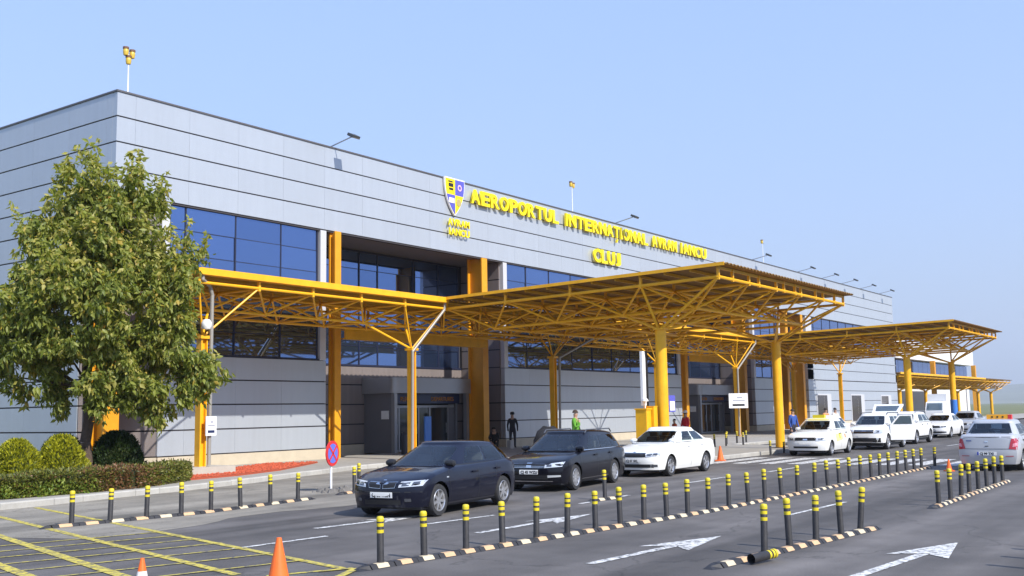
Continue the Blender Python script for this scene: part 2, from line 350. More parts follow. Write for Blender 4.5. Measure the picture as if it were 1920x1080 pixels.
MB().box((-.04,-.04,ZK(14)-.045),(XE+.04,.36,ZK(14)+.02)).box((-.04,.36,ZK(14)-.045),(.36,SIDE,ZK(14)+.02)).build('coping', mat('coping', (.12,.115,.12), .5, .3), T)
MB().box((.3,.3,ZK(14)-.2),(XE-.3,SIDE-.3,ZK(14)-.1)).build('roof', M_CONC, T)
far = MB()
GAPH, GAPV = .055, .006
_pm = {}
def panel(x0, x1, z0, z1, y=0.0, dep=.27, m=M_PANEL, joined=None):
    a, b2, c, d = x0+GAPV/2, x1-GAPV/2, z0+GAPH/2, z1-GAPH/2
    if joined is not None: joined.box((a,y,c),(b2,y+dep,d)); return
    key = (round(b2-a,3), round(d-c,3), round(dep,3), m.name)
    if key not in _pm: _pm[key] = MB().box((0,0,0),(b2-a,dep,d-c)).mesh('panel', m)
    return link('panel', _pm[key], T, (a,y,c))
def panel_y(y0, y1, z0, z1, x=0.0, m=M_PANEL):
    key = ('y', round(y1-y0,3), round(z1-z0,3))
    if key not in _pm: _pm[key] = MB().box((0,0,0),(.25,y1-y0-GAPV,z1-z0-GAPH)).mesh('panel', m)
    return link('panel', _pm[key], T, (x,y0+GAPV/2,z0+GAPH/2))
seams = [0.0]+[.77+2.364*k for k in range(0,41)]; seams = [x for x in seams if x < XE-1]+[XE]
jd = MB()
for r in range(10,14):
    jd.box((.1,.04,ZK(r)-.05),(XE-.1,.26,ZK(r)+.05)); jd.box((.04,.1,ZK(r)-.05),(.26,SIDE-1,ZK(r)+.05))
    for a,b2 in zip(seams, seams[1:]): panel(a, b2, ZK(r), ZK(r+1) if r < 13 else ZK(14)-.02, joined=far if a > 60 else None)
ys = [.27,.62,3.05,5.5,7.95,10.4,15,SIDE]
for r in range(0,14):
    for a,b2 in zip(ys, ys[1:]):
        if r < 10:
            if b2 < 2.2: continue
            a = max(a, 1.95)
        if a < 10: panel_y(a, b2, ZK(r), ZK(r+1) if r < 13 else ZK(14)-.02)
        else: far.box((0,a+GAPV/2,ZK(r)+GAPH/2),(.25,b2-GAPV/2,ZK(r+1)-GAPH/2))
    if r < 10: jd.box((.04,1.95,ZK(r)-.05),(.26,SIDE-1,ZK(r)+.05))
# chamfered corner wall
cu = Vector((2.0,-1.85,0)).normalized()
for r in range(10):
    key = ('ch', 0)
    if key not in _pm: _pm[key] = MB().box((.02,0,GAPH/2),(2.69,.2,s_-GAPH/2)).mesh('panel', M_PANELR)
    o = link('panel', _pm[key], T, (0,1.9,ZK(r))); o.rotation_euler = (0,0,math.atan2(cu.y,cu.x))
# plinths
pl = MB()
for a,b2 in BAYS: pl.box((a,-.03,0),(b2,.27,zd-.02))
pl.box((-.03,1.95,0),(.27,SIDE,zd-.02))
for a,b2 in RECS: pl.box((a+.02,2.9,0),(b2-.02,3.0,zd-.02)).box((a-.0,.27,0),(a+.05,2.9,zd-.02)).box((b2-.05,.27,0),(b2,2.9,zd-.02))
pl.add([(0,1.95,0),(2.0,.05,0),(2.1,.2,0),(.15,2.1,0),(0,1.95,zd-.02),(2.0,.05,zd-.02),(2.1,.2,zd-.02),(.15,2.1,zd-.02)],[(0,1,5,4),(4,5,6,7),(1,2,6,5)])
pl.build('plinth', M_PLINTH, T)
# bays: panels below, glass above
_pane = {}
def pane(x0,x1,z0,z1,y,joined=None):
    if joined is not None: joined.box((x0,y,z0),(x1,y+.04,z1)); return
    key = (round(x1-x0,3),round(z1-z0,3))
    if key not in _pane: _pane[key] = MB().box((0,0,0),(x1-x0,.04,z1-z0)).mesh('pane', M_GLASSB)
    o = link('pane', _pane[key], T, (x0,y,z0)); o.rotation_euler = (random.uniform(-.005,.005),0,random.uniform(-.006,.006)); return o
fr = MB(); farp = MB(); jambs = MB()
random.seed(9)
for bi,(a,b2) in enumerate(BAYS):
    isfar = bi >= 2
    if bi == 0: cols = [a,3.13,5.50,7.86,b2]
    else:
        n = round((b2-a)/2.3); cols = [a+(b2-a)*k/n for k in range(n+1)]
    for r in range(0,4):
        jd.box((a+.05,.04,ZK(r)-.05),(b2-.05,.26,ZK(r)+.05))
        for c0,c1 in zip(cols, cols[1:]): panel(c0, c1, ZK(r), ZK(r+1)-(.03 if r == 3 else 0), joined=far if isfar else None)
    ga, gb = a+.42, b2-.42
    if bi == 3:   # far bay: solid cladding first, then glass only under the roof band
        ga = a+1.5
        for r in range(4,7):
            for c0,c1 in zip(cols, cols[1:]): panel(c0, c1, ZK(r), ZK(r+1), joined=far)
            jd.box((a+.05,.04,ZK(r)-.05),(b2-.05,.26,ZK(r)+.05))
    MB().box((a,.0,ZK(4)-.03),(ga-.08,.27,ZK(10)-.03)).build('window_jamb', M_WHITEM, T); MB().box((gb+.08,.0,ZK(4)-.03),(b2,.27,ZK(10)-.03)).build('window_jamb', M_WHITEM, T)
    gc = [c for c in cols if ga+.5 < c < gb-.5]; gc = [ga]+gc+[gb]
    for r in range(4,10):
        if bi == 3 and r < 7: continue
        for c0,c1 in zip(gc, gc[1:]): pane(c0+.02, c1-.02, ZK(r)+.015+(.03 if r == 4 else 0), ZK(r+1)-.015-(.05 if r == 9 else 0), .14, farp if isfar else None)
        fr.box((ga,.125,ZK(r)-.014),(gb,.2,ZK(r)+.014))
    for c in gc: fr.box((c-.03,.11,ZK(4 if bi < 3 else 7)),(c+.03,.22,ZK(10)-.03))
    fr.box((ga-.08,.10,ZK(10)-.06),(gb+.08,.25,ZK(10)-.02)); fr.box((ga-.08,.07,ZK(4)-.04),(gb+.08,.25,ZK(4)+.03))
for ri,(a,b2) in enumerate(RECS):
    isfar = ri >= 1
    gc = [a+.35, a+2.6, a+5.0, a+6.3, a+9.0, a+11.0, b2-.3] if ri < 2 else [a+.3, a+3, b2-.3]
    for r in range(4,10):
        for c0,c1 in zip(gc, gc[1:]): pane(c0+.02, c1-.02, ZK(r)+.015, ZK(r+1)-.015-(.05 if r == 9 else 0), 2.9, farp if isfar and r > 6 else None)
        fr.box((a+.3,2.885,ZK(r)-.014),(b2-.25,2.96,ZK(r)+.014))
    for c in gc: fr.box((c-.035,2.87,ZK(4)),(c+.035,2.98,ZK(10)-.03))
    fr.box((a+.1,2.86,ZK(10)-.12),(b2-.1,2.98,ZK(10)-.02)); fr.box((a+.1,2.86,ZK(4)-.05),(b2-.1,2.98,ZK(4)+.04))
    for r in range(0,4):
        n = 5
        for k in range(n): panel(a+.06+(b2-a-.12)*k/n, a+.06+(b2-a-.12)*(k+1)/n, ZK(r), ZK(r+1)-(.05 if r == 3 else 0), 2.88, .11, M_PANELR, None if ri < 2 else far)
    # recess cheeks
    for xx,nm in ((a,1),(b2,-1)):
        for r in range(0,10):
            x0 = xx if nm > 0 else xx-.05
            key = ('ck',0)
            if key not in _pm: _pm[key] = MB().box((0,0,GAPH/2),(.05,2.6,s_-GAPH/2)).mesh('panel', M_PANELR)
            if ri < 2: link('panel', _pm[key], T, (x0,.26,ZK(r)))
            else: far.box((x0,.26,ZK(r)+GAPH/2),(x0+.05,2.86,ZK(r+1)-GAPH/2))
jd.build('joint_strips', M_JOINT, T); fr.build('window_frames', M_FRAMED, T); 
far.build('far_panels', M_PANEL, T, kind='stuff'); farp.build('far_panes', M_GLASSB, T, kind='stuff')
# ground windows of the far bay
for x0,x1,z1 in ((70.4,74.2,3.1),(79.9,84,3.1),(89.6,93.2,3.05)):
    o = MB().box((x0,-.06,.45),(x1,.02,z1)).build('window_frame', M_WHITEM, T)
    MB().box((x0+.15,-.075,.5),((x0+x1)/2-.03,-.058,z1-.12)).box(((x0+x1)/2+.03,-.075,.5),(x1-1.1,-.058,z1-.12)).build('pane', mat('bronze glass',(.05,.04,.035),.08,spec=.7), o)
# yellow H columns standing in front of the recesses
def hcol(x, y0, y1, wd=.46, z1=ZK(10)-.005, m=M_ORG):
    b = MB(); b.box((x-wd/2,y0,.14),(x+wd/2,y0+.07,z1)).box((x-wd/2,y1-.07,.14),(x+wd/2,y1,z1)).box((x-.06,y0+.07,.14),(x+.06,y1-.07,z1))
    return b.build('facade_column', m, T)
for (x,y0,y1) in ((.30,.30,1.15),(10.88,-.18,.22),(21.62,-.06,.92),(44.5,-.18,.22),(54.9,-.06,.92),(63.0,-.4,.5),(67.4,-.1,.9)): hcol(x,y0,y1,.62 if x < 1 else (.36 if abs(x-10.88) < .1 or abs(x-44.5) < .1 else .46))
for a,b2 in ((11.2,21.38),(44.8,54.66)):
    MB().box((a,-.32,5.28),(b2,-.24,5.72)).box((a,-.24,5.28),(b2,0,5.33)).box((a,-.24,5.67),(b2,0,5.72)).build('facade_beam', M_YEL, T)

# ---- entrance pods
def pod(x0, x1, n):
    P = thing('entrance_porch', ('grey metal entrance porch with glass doors behind the second canopy post' if n == 0 else 'grey metal entrance porch behind the post carrying the white square notice'), 'porch', (x0,0,0), 0, 'entrance porches')
    W = x1-x0
    # left wall and right wall
    MB().box((0.05,1.05,.15),(.2,2.86,3.0)).build('side_wall', mat('porch wall',(.20,.20,.225),.45,.3), P)
    MB().box((W-.2,1.6,.15),(W-.05,2.86,3.0)).build('side_wall', mat('porch wall',(.20,.20,.225),.45,.3), P)
    # fascia with rounded left end
    r = .42; poly = [(W,.75),(W,2.86),(-.1,2.86)]+[(-.1+r-r*math.cos(t),.75+r-r*math.sin(t)) for t in np.linspace(0,PI/2,9)]
    MB().prism(poly[::-1], 2.98, 3.72, bottom=True).build('fascia', M_GREYM, P, smooth=35)
    for xx in (.02,W-.22): MB().box((xx,.86,.15),(xx+.2,1.06,2.98)).build('porch_post', M_GREYM, P)
    s = MB().box((.25,1.3,2.48),(W-.25,1.4,2.96)).build('sign_band', M_NAVY, P)
    for body, xx in (('PLECĂRI', .9), ('DEPARTURES', 3.2)):
        me = text_mesh(body, .30, .012, 'lettering'); me.materials.append(mat('orange lettering',(.55,.22,.03),.5)); o = link('lettering', me, s, (xx,1.285,2.60)); o.rotation_euler = (PI/2,0,0)
    fr = MB(); xs = [.3,1.25,2.7,3.55,5.0] if W > 5 else [.3,1.2,2.5,3.6]
    for xx in xs: fr.box((xx-.045,1.68,.15),(xx+.045,1.78,2.32))
    fr.box((.25,1.67,2.28),(W-.25,1.79,2.40)); fr.box((.25,1.69,.15),(W-.25,1.77,.24)); fr.build('door_frame', M_GREYM, P)
    for a,b2 in zip(xs, xs[1:]): 
        d = MB().box((a+.05,1.71,.25),(b2-.05,1.74,2.27)).build('door', M_DOORG, P)
        MB().box((b2-.16,1.66,1.0),(b2-.13,1.70,1.5)).build('handle', M_GREYM, d)
    MB().box((xs[-1]+.05,1.7,.15),(W-.2,1.76,2.45)).build('side_panel', mat('porch wall',(.20,.20,.225),.45,.3), P)
    n_ = MB().box((-.0,1.25,1.75),(.045,1.7,2.15)).build('notice', M_SIGNW, P)
    return P
pod(15.62, 21.35, 0); pod(48.6, 54.4, 1)

# ------------------------------------------------------------------ lettering on the facade
sg = thing('facade_lettering', 'big yellow letters naming the airport on the upper facade', 'sign', (20.3,-.12,12.74))
def word(body, xa, xb, z, h, parent, ox, oz, dep=.12, bold=.034):
    n = len(body); adv = {'I':.45,'Ț':.9,'L':.82,'J':.75,'-':.5,' ':.5}
    wts = [adv.get(c,1.0) for c in body]; tot = sum(wts); x = xa
    for c,wt in zip(body,wts):
        cell = (xb-xa)*wt/tot
        base = 'T' if c == 'Ț' else c
        if c == 'I':
            sw = h*.24; o = MB().box((0,0,0),(sw,h,dep)).build('letter', M_SIGNY, parent, loc=(x-ox+cell/2-sw/2,0,z-oz)); o.rotation_euler = (PI/2,0,0)
        elif c != ' ':
            me = text_mesh(base, 1.0, .5, 'letter', bold)
            vs = np.empty(len(me.vertices)*3); me.vertices.foreach_get('co', vs); vs = vs.reshape(-1,3)
            mn, mx = vs.min(0), vs.max(0); sp = (mx-mn); sp[sp == 0] = 1
            vs = (vs-mn)/sp; vs[:,0] *= cell*.90; vs[:,1] *= h; vs[:,2] = (vs[:,2])*dep
            me.vertices.foreach_set('co', vs.ravel()); me.materials.append(M_SIGNY); me.update()
            o = link('letter', me, parent, (x-ox+cell*.07, 0, z-oz)); o.rotation_euler = (PI/2,0,0)
            if c == 'Ț': MB().box((cell*.42,-.16,-dep*0),(cell*.58,-.05,dep)).box((cell*.36,-.28,0),(cell*.5,-.16,dep)).build('cedilla', M_SIGNY, o)
        x += cell
for body,xa,xb,z in (('AEROPORTUL',20.3,28.6,12.74),('INTERNAȚIONAL',29.25,39.4,12.76),('AVRAM',39.95,43.6,12.8),('IANCU',44.1,48.35,12.82)): word(body,xa,xb,z,.76,sg,20.3,12.74)
word('CLUJ',32.35,35.7,10.98,.84,sg,20.3,12.74)
cr = thing('airport_crest', 'quartered yellow and purple crest above two small yellow words', 'crest', (18.3,-.14,11.9))
def shield(sc, y0, y1, m, name, clip=None):
    pts = []; n = 14
    for t in np.linspace(0,1,n):                       # right side down to the tip
        pts.append((.80*(1-t**2.6)*1.0, 1.92*(1-t)))
    right = [(.82+p[0]*sc, .0+ (p[1]-.96)*sc+.96) for p in pts]; left = [(.82-p[0]*sc, (p[1]-.96)*sc+.96) for p in pts]
    return right, left
rgt, lft = shield(1,0,0,None,''); outline = lft+rgt[::-1][1:]
MB().xprism(outline, .0, .1).build('shield_back', M_SIGNW, cr)
rgt, lft = shield(.93,0,0,None,'')
def clipz(side, lo, hi):
    p = [q for q in side if lo <= q[1] <= hi]
    def at(z):
        for a,b2 in zip(side, side[1:]):
            if (a[1]-z)*(b2[1]-z) <= 0: t = (a[1]-z)/(a[1]-b2[1]+1e-9); return a[0]+(b2[0]-a[0])*t
        return side[-1][0]
    hi2 = min(hi, side[0][1]); lo2 = max(lo, side[-1][1])
    return [(.82,hi2),(at(hi2),hi2)]+[q for q in p if lo2 < q[1] < hi2]+[(at(lo2),lo2),(.82,lo2)]
for side,lo,hi,m in ((lft,1.05,3,M_SIGNY),(rgt,1.05,3,M_BLUE),(lft,-1,1.05,M_BLUE),(rgt,-1,1.05,M_SIGNY)): MB().xprism(clipz(side,lo,hi), -.02, .0).build('shield_quarter', m, cr)
MB().box((.30,-.04,1.45),(.66,-.021,1.62)).box((.34,-.04,1.28),(.66,-.021,1.38)).box((.28,-.04,1.68),(.62,-.021,1.74)).build('black_device', M_BLACKP, cr)
MB().lathe([(.09,0),(.17,0)], (1.18,-.035,1.47), 14, axis='y').build('ring_device', mat('pink',(.7,.45,.55),.5), cr)
MB().box((.32,-.04,.62),(.74,-.021,.88)).build('white_device', M_SIGNW, cr)
MB().cyl((1.1,-.021,.7),(1.1,-.04,.7),.2,8).build('gold_device', mat('gold device',(.45,.36,.12),.5), cr)
word('AVRAM',18.5,20.25,11.36,.36,cr,18.3,11.9,.06,.02); word('IANCU',18.55,20.25,10.88,.36,cr,18.3,11.9,.06,.02)

# ------------------------------------------------------------------ roof floodlights and beacons
def flood(x, n):
    t = thing('roof_floodlight', f'dark floodlight on a roof arm, {n} from the near corner', 'floodlight', (x,0,ZK(14)), 0, 'roof edge floodlights')
    MB().cyl((0,.25,-.0),(0,.2,.12),.03,6).cyl((0,.2,.1),(0,-1.05,.32),.028,6).build('arm', M_GREYM, t)
    MB().cbox((0,0,0),(.46,.36,.13)).build('lamp_head', mat('floodlight body',(.06,.065,.07),.5), t, loc=(0,-1.2,.34)).rotation_euler = (R(28),0,0)
    MB().cbox((0,0,0),(.38,.28,.01)).build('lamp_glass', mat('lamp glass',(.35,.3,.26),.15), t, loc=(0,-1.24,.275)).rotation_euler = (R(28),0,0)
for k,x in enumerate((10.8,35.9,57.8,67.9,74.1,79.7,85.5,91.9)): flood(x, ORD[k])
def beacon(x, y, h, n, lab):
    t = thing('obstruction_beacon', lab, 'beacon', (x,y,ZK(14)-.1), 0, 'roof beacons')
    MB().cyl((0,0,0),(0,0,h),.035,8,.025).build('mast', M_SIGNW, t)
    MB().cyl((-.18,0,h-.05),(.2,0,h-.05),.025,6).build('crossbar', M_BLACKP, t)
    for dx,dz in ((-.13,.05),(.16,.0),(.0,-.28))[:n]:
        l = MB().lathe([(.0,-.16),(.09,-.16),(.11,-.05),(.11,.06),(.06,.16),(0,.17)], (dx,0,h+dz+.04), 10).build('lamp', mat('beacon amber',(.62,.42,.05),.4), t, smooth=40)
        MB().lathe([(.0,.1),(.12,.1),(.12,.18),(0,.2)], (dx,0,h+dz+.04), 10).build('lamp_cap', mat('beacon brown',(.16,.08,.05),.5), l)
beacon(2.4,3.0,2.75,3,'triple amber beacon on a mast at the near roof corner')
beacon(35.2,3.0,2.9,2,'amber beacon on a mast above the middle of the yellow lettering')
beacon(67.0,3.0,3.0,1,'small amber beacon on a mast above the far roof edge')
# ================================================================== canopies
def sheet(x0, x1, y0, y1, z0, z1, parent, pitch=.3, h=.045):
    """corrugated sheet, ribs along y; z0 at y0, z1 at y1"""
    xs = []; x = x0
    while x < x1-1e-6:
        for dx,dz in ((0,0),(.10,0),(.15,h),(.25,h)): xs.append((min(x+dx,x1), dz))
        x += pitch
    xs.append((x1,0)); b = MB()
    top = [[(x,y,z+dz+.012) for x,dz in xs] for y,z in ((y0,z0),(y1,z1))]; bot = [[(x,y,z+dz-.012) for x,dz in xs] for y,z in ((y0,z0),(y1,z1))]
    b.grid(top, flip=True); b.grid(bot); b.grid([bot[0],top[0]], flip=False); b.grid([top[1],bot[1]])
    b.grid([[top[0][0],top[1][0]],[bot[0][0],bot[1][0]]]); b.grid([[bot[0][-1],bot[1][-1]],[top[0][-1],top[1][-1]]])
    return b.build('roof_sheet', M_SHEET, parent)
def frame(parent, xs, ys, zt, zb, stub, rt_=.045, rb=.045, rd=.032, joined=None, zroof=None):
    """double layer grid: top chords on the node lines, bottom chords between them, four diagonals a cell"""
    def put(nm, a, b2, r):
        if joined is not None: joined.cyl(a, b2, r, 6, cap=False)
        else: member(nm, a, b2, r, parent)
    xm = [(a+b2)/2 for a,b2 in zip(xs,xs[1:])]; ym = [(a+b2)/2 for a,b2 in zip(ys,ys[1:])]
    for y in ys: put('top_chord', (xs[0],y,zt(y)), (xs[-1],y,zt(y)), rt_)
    for x in xs: put('top_chord', (x,ys[0],zt(ys[0])-.002), (x,ys[-1],zt(ys[-1])-.002), rt_)
    for y in ym: put('bottom_chord', (xm[0],y,zb(y)), (xm[-1],y,zb(y)), rb)
    for x in xm: put('bottom_chord', (x,ym[0],zb(ym[0])-.002), (x,ym[-1],zb(ym[-1])-.002), rb)
    for i,x in enumerate(xm):
        for j,y in enumerate(ym):
            for dx in (0,1):
                for dy in (0,1): put('diagonal', (x,y,zb(y)), (xs[i+dx],ys[j+dy],zt(ys[j+dy])), rd)
    # short stubs carrying the purlins, and the purlins
    nodes = MB(); pur = MB()
    for x in xs:
        for y in ys: nodes.box((x-.045,y-.045,zt(y)-.1),(x+.045,y+.045,zt(y)+stub))
    for x in xm:
        for y in ym: nodes.lathe([(0,-.09),(.07,-.06),(.09,0),(.07,.06),(0,.09)], (x,y,zb(y)), 8)
    nodes.build('node_stubs', M_YEL, parent, kind='stuff')
    yy = [ys[0]+(ys[-1]-ys[0])*k/ (3*(len(ys)-1)) for k in range(3*(len(ys)-1)+1)]
    for k,y in enumerate(yy): pur.box((xs[0]-.1,y-.03,zt(y)+stub-.0),(xs[-1]+.1,y+.03,zt(y)+stub+.10))
    pur.build('purlins', mat('ochre steel',(.62,.34,.015),.5), parent, kind='stuff')
def column(parent, x, y, ztop, r=.2, arms=None, square=False):
    if square: c = MB().box((x-r,y-r,.15),(x+r,y+r,ztop)).build('column', M_YEL, parent)
    else: c = MB().cyl((x,y,.1),(x,y,ztop),r,20).build('column', M_YEL, parent, smooth=40)
    MB().lathe([(0,0),(r+.07,0),(r+.07,.05),(0,.06)], (x,y,ztop), 16).build('column_head', M_YEL, c)
    MB().box((x-r-.12,y-r-.12,.15),(x+r+.12,y+r+.12,.19)).build('base_plate', mat('base plate',(.12,.1,.08),.7), c)
    for p in arms or []: member('arm', (x+ (r*.5 if p[0] > x else -r*.5),y,ztop-.02), p, .05, parent)

# ---- low strip along the facade
X0, MX = -.1, 2.495
SZT = lambda y: 6.36
SZB = lambda y: 5.62
st = thing('facade_canopy', 'low yellow lattice canopy running along the terminal front', 'canopy', (0,0,0))
xsn = [X0+MX*k for k in range(0,11)]; xsf = [X0+MX*k for k in range(10,29)]
ysn = [-4.95,-2.75,-.55]
frame(st, xsn, ysn, SZT, SZB, .22, .052, .052, .040)
jn = MB(); frame(st, xsf, ysn, SZT, SZB, .22, joined=jn); jn.build('far_lattice', M_YEL, st, smooth=40, kind='stuff')
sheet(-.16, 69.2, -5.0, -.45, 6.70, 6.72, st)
for k,(a,b2) in enumerate(((-.2,12.42),(26.05,45.35),(59.0,69.3))):
    MB().box((a,-5.16,6.60),(b2,-5.0,6.82)).box((a,-5.0,6.60),(b2,-4.88,6.63)).build('gutter', M_YEL, st)
MB().box((-.26,-5.16,6.60),(-.2,-.5,6.80)).build('end_trim', M_YEL, st)
for x in (.42,10.78,21.2,31.95,42.93,53.2,63.6):
    hw = .13
    kx = math.floor((x-X0)/MX-.5); xl, xr_ = X0+MX*(kx+.5), X0+MX*(kx+1.5); kt = math.floor((x-X0)/MX); tl, tr_ = X0+MX*kt, X0+MX*(kt+1)
    arms = [(xl,-3.85,5.62),(xr_,-3.85,5.62)]
    c = MB().box((x-hw,-4.5-hw,.15),(x-hw+.05,-4.5+hw,4.6)).box((x+hw-.05,-4.5-hw,.15),(x+hw,-4.5+hw,4.6)).box((x-hw+.05,-4.53,.15),(x+hw-.05,-4.47,4.6)).build('column', M_YEL, st)
    MB().box((x-.2,-4.7,4.56),(x+.2,-4.3,4.66)).build('column_head', M_YEL, c)
    for p in arms: member('arm', (x,-4.5,4.62), p, .045, st)
    member('arm', (x,-4.5,4.62), (tl,-4.95,6.36), .035, st); member('arm', (x,-4.5,4.62), (tr_,-4.95,6.36), .035, st)
# downpipes
def pipe(pts, r, parent):
    b = MB()
    for a,b2 in zip(pts, pts[1:]): b.cyl(a, b2, r, 10)
    for p in pts[1:-1]: b.lathe([(0,-r*1.05),(r*.8,-r*.7),(r*1.08,0),(r*.8,r*.7),(0,r*1.05)], p, 10)
    return b.build('downpipe', M_PIPE, parent, smooth=50)
pipe([(.0,-5.02,6.62),(.0,-5.02,6.45),(.5,-4.75,6.3),(.62,-4.72,6.0),(.62,-4.68,.45)], .065, st)
pipe([(12.35,-5.0,6.62),(12.3,-5.0,6.3),(10.62,-4.7,4.5),(10.60,-4.68,.2)], .06, st)
pipe([(26.1,-5.0,6.62),(26.1,-5.0,6.3),(21.5,-4.7,4.6),(21.42,-4.68,.2)], .06, st)
pipe([(45.2,-5.0,6.62),(45.2,-5.0,6.3),(42.75,-4.7,4.5),(42.72,-4.68,.2)], .06, st)
for x in (.42,): MB().box((x-.75,-5.1,.15),(x+.95,-3.9,.42)).build('footing', mat('footing concrete',(.45,.42,.36),.85,var=.1,vscale=4), st)

# ---- rising wings reaching over the road
def wing(xa, xb, near):
    nm = 'near' if near else 'far'
    wg = thing('wing_canopy', ('large yellow lattice canopy wing nearest the camera, on two round posts' if near else 'second yellow lattice canopy wing, beyond the white taxis'), 'canopy', (0,0,0), 0, 'canopy wings over the drop-off lane')
    n = 5; xs = [xa+.1+(xb-xa-.2)*k/n for k in range(n+1)]; ys = [-4.95-3.1*k for k in range(5)]
    zr = lambda y: 6.76+(-5-y)*.021
    zt = lambda y: zr(y)-.40; zb = lambda y: zt(y)-.88
    j = None if near else MB()
    frame(wg, xs, ys, zt, zb, .28, .06, .06, .045, joined=j)
    if j: j.build('lattice', M_YEL, wg, smooth=40)
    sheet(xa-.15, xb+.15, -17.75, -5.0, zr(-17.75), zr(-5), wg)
    MB().add([(xa-.17,-17.7,zr(-17.7)-.05),(xa-.17,-5.0,zr(-5)-.05),(xa-.17,-5,zr(-5)+.07),(xa-.17,-17.7,zr(-17.7)+.07),(xa-.12,-17.7,zr(-17.7)-.05),(xa-.12,-5.0,zr(-5)-.05),(xa-.12,-5,zr(-5)+.07),(xa-.12,-17.7,zr(-17.7)+.07)], [(3,2,1,0),(4,5,6,7),(3,7,6,2),(0,1,5,4),(0,4,7,3)]).build('edge_trim', M_YEL, wg)
    # extra stubs along the road edge
    for x in [xa+.1+(xb-xa-.2)*t for t in (.09,.27,.46,.55,.73,.91)]: MB().box((x-.04,-17.40,zt(-17.35)-.08),(x+.04,-17.30,zr(-17.35)-.02)).build('edge_stub', M_YEL, wg)
    xm = [(a+b2)/2 for a,b2 in zip(xs,xs[1:])]; ym = [(a+b2)/2 for a,b2 in zip(ys,ys[1:])]
    for x,(i0,i1) in ((xs[0]+.95,(0,1)),(xs[-1]-1.15,(3,4))):
        arms = [(xm[i0],ym[3],zb(ym[3])),(xm[i1],ym[3],zb(ym[3])),(xm[i0],ym[2],zb(ym[2])),(xm[i1],ym[2],zb(ym[2]))]
        xo = xs[0] if i0 == 0 else xs[-1]
        arms += [(xo,ys[4],zt(ys[4])),(xo,ys[3],zt(ys[3]))]
        column(wg, x, -14.5, 4.95, .21, arms)
    return wg
wing(12.4, 26.0, True); wing(45.3, 59.0, False)
# ================================================================== vegetation
def leaf_mesh(name, C, D, size, mats, aspect=.42, droop=.75, mi=None, fold=.25):
    """C (n,3) leaf bases, D (n,3) leaf directions; each leaf a folded pointed blade of 4 triangles"""
    n = len(C); D = D/np.linalg.norm(D,axis=1,keepdims=True)
    rv = rng.normal(size=(n,3)); Sx = np.cross(D, rv); Sx /= np.linalg.norm(Sx,axis=1,keepdims=True); Nn = np.cross(Sx, D)
    L = size*rng.uniform(.5,1.35,(n,1)); Wd = L*aspect*rng.uniform(.8,1.2,(n,1))
    tip = C+D*L; mid = C+D*L*.45-Nn*Wd*fold
    l = C+D*L*.42+Sx*Wd*.5; r = C+D*L*.42-Sx*Wd*.5
    V = np.stack([C,l,tip,r,mid],1).reshape(-1,3)
    base = np.arange(n)[:,None]*5
    F = np.concatenate([base+np.array([[0,1,4]]), base+np.array([[1,2,4]]), base+np.array([[2,3,4]]), base+np.array([[3,0,4]])],1).reshape(-1,3)
    me = bpy.data.meshes.new(name); me.vertices.add(len(V)); me.vertices.foreach_set('co', V.ravel().astype(np.float32))
    me.loops.add(F.size); me.loops.foreach_set('vertex_index', F.ravel().astype(np.int32))
    me.polygons.add(len(F)); me.polygons.foreach_set('loop_start', np.arange(0,F.size,3,dtype=np.int32)); me.polygons.foreach_set('loop_total', np.full(len(F),3,dtype=np.int32))
    for mm in mats: me.materials.append(mm)
    if mi is None: mi = rng.integers(0,len(mats),n)
    me.polygons.foreach_set('material_index', np.repeat(mi,4).astype(np.int32)); me.update(); me.validate(); return me
def leafmat(name, col, tr=.35):
    M = bpy.data.materials.new(name); M.use_nodes = True; n = M.node_tree.nodes; l = M.node_tree.links; b = n['Principled BSDF']
    b.inputs['Base Color'].default_value = (*col,1); b.inputs['Roughness'].default_value = .5
    t = n.new('ShaderNodeBsdfTranslucent'); t.inputs[0].default_value = (col[0]*1.5,col[1]*1.6,col[2]*.6,1)
    mx = n.new('ShaderNodeMixShader'); mx.inputs[0].default_value = tr; l.new(b.outputs[0], mx.inputs[1]); l.new(t.outputs[0], mx.inputs[2]); l.new(mx.outputs[0], n['Material Output'].inputs[0]); return M
LG = [leafmat('leaf mid green',(.25,.275,.048),.38), leafmat('leaf dark green',(.14,.175,.03),.38), leafmat('leaf olive',(.38,.35,.085),.38), leafmat('leaf yellowing',(.42,.31,.055),.33)]
bark = mat('bark',(.09,.062,.045),.9,var=.35,vscale=14,bump=.8,bscale=25)
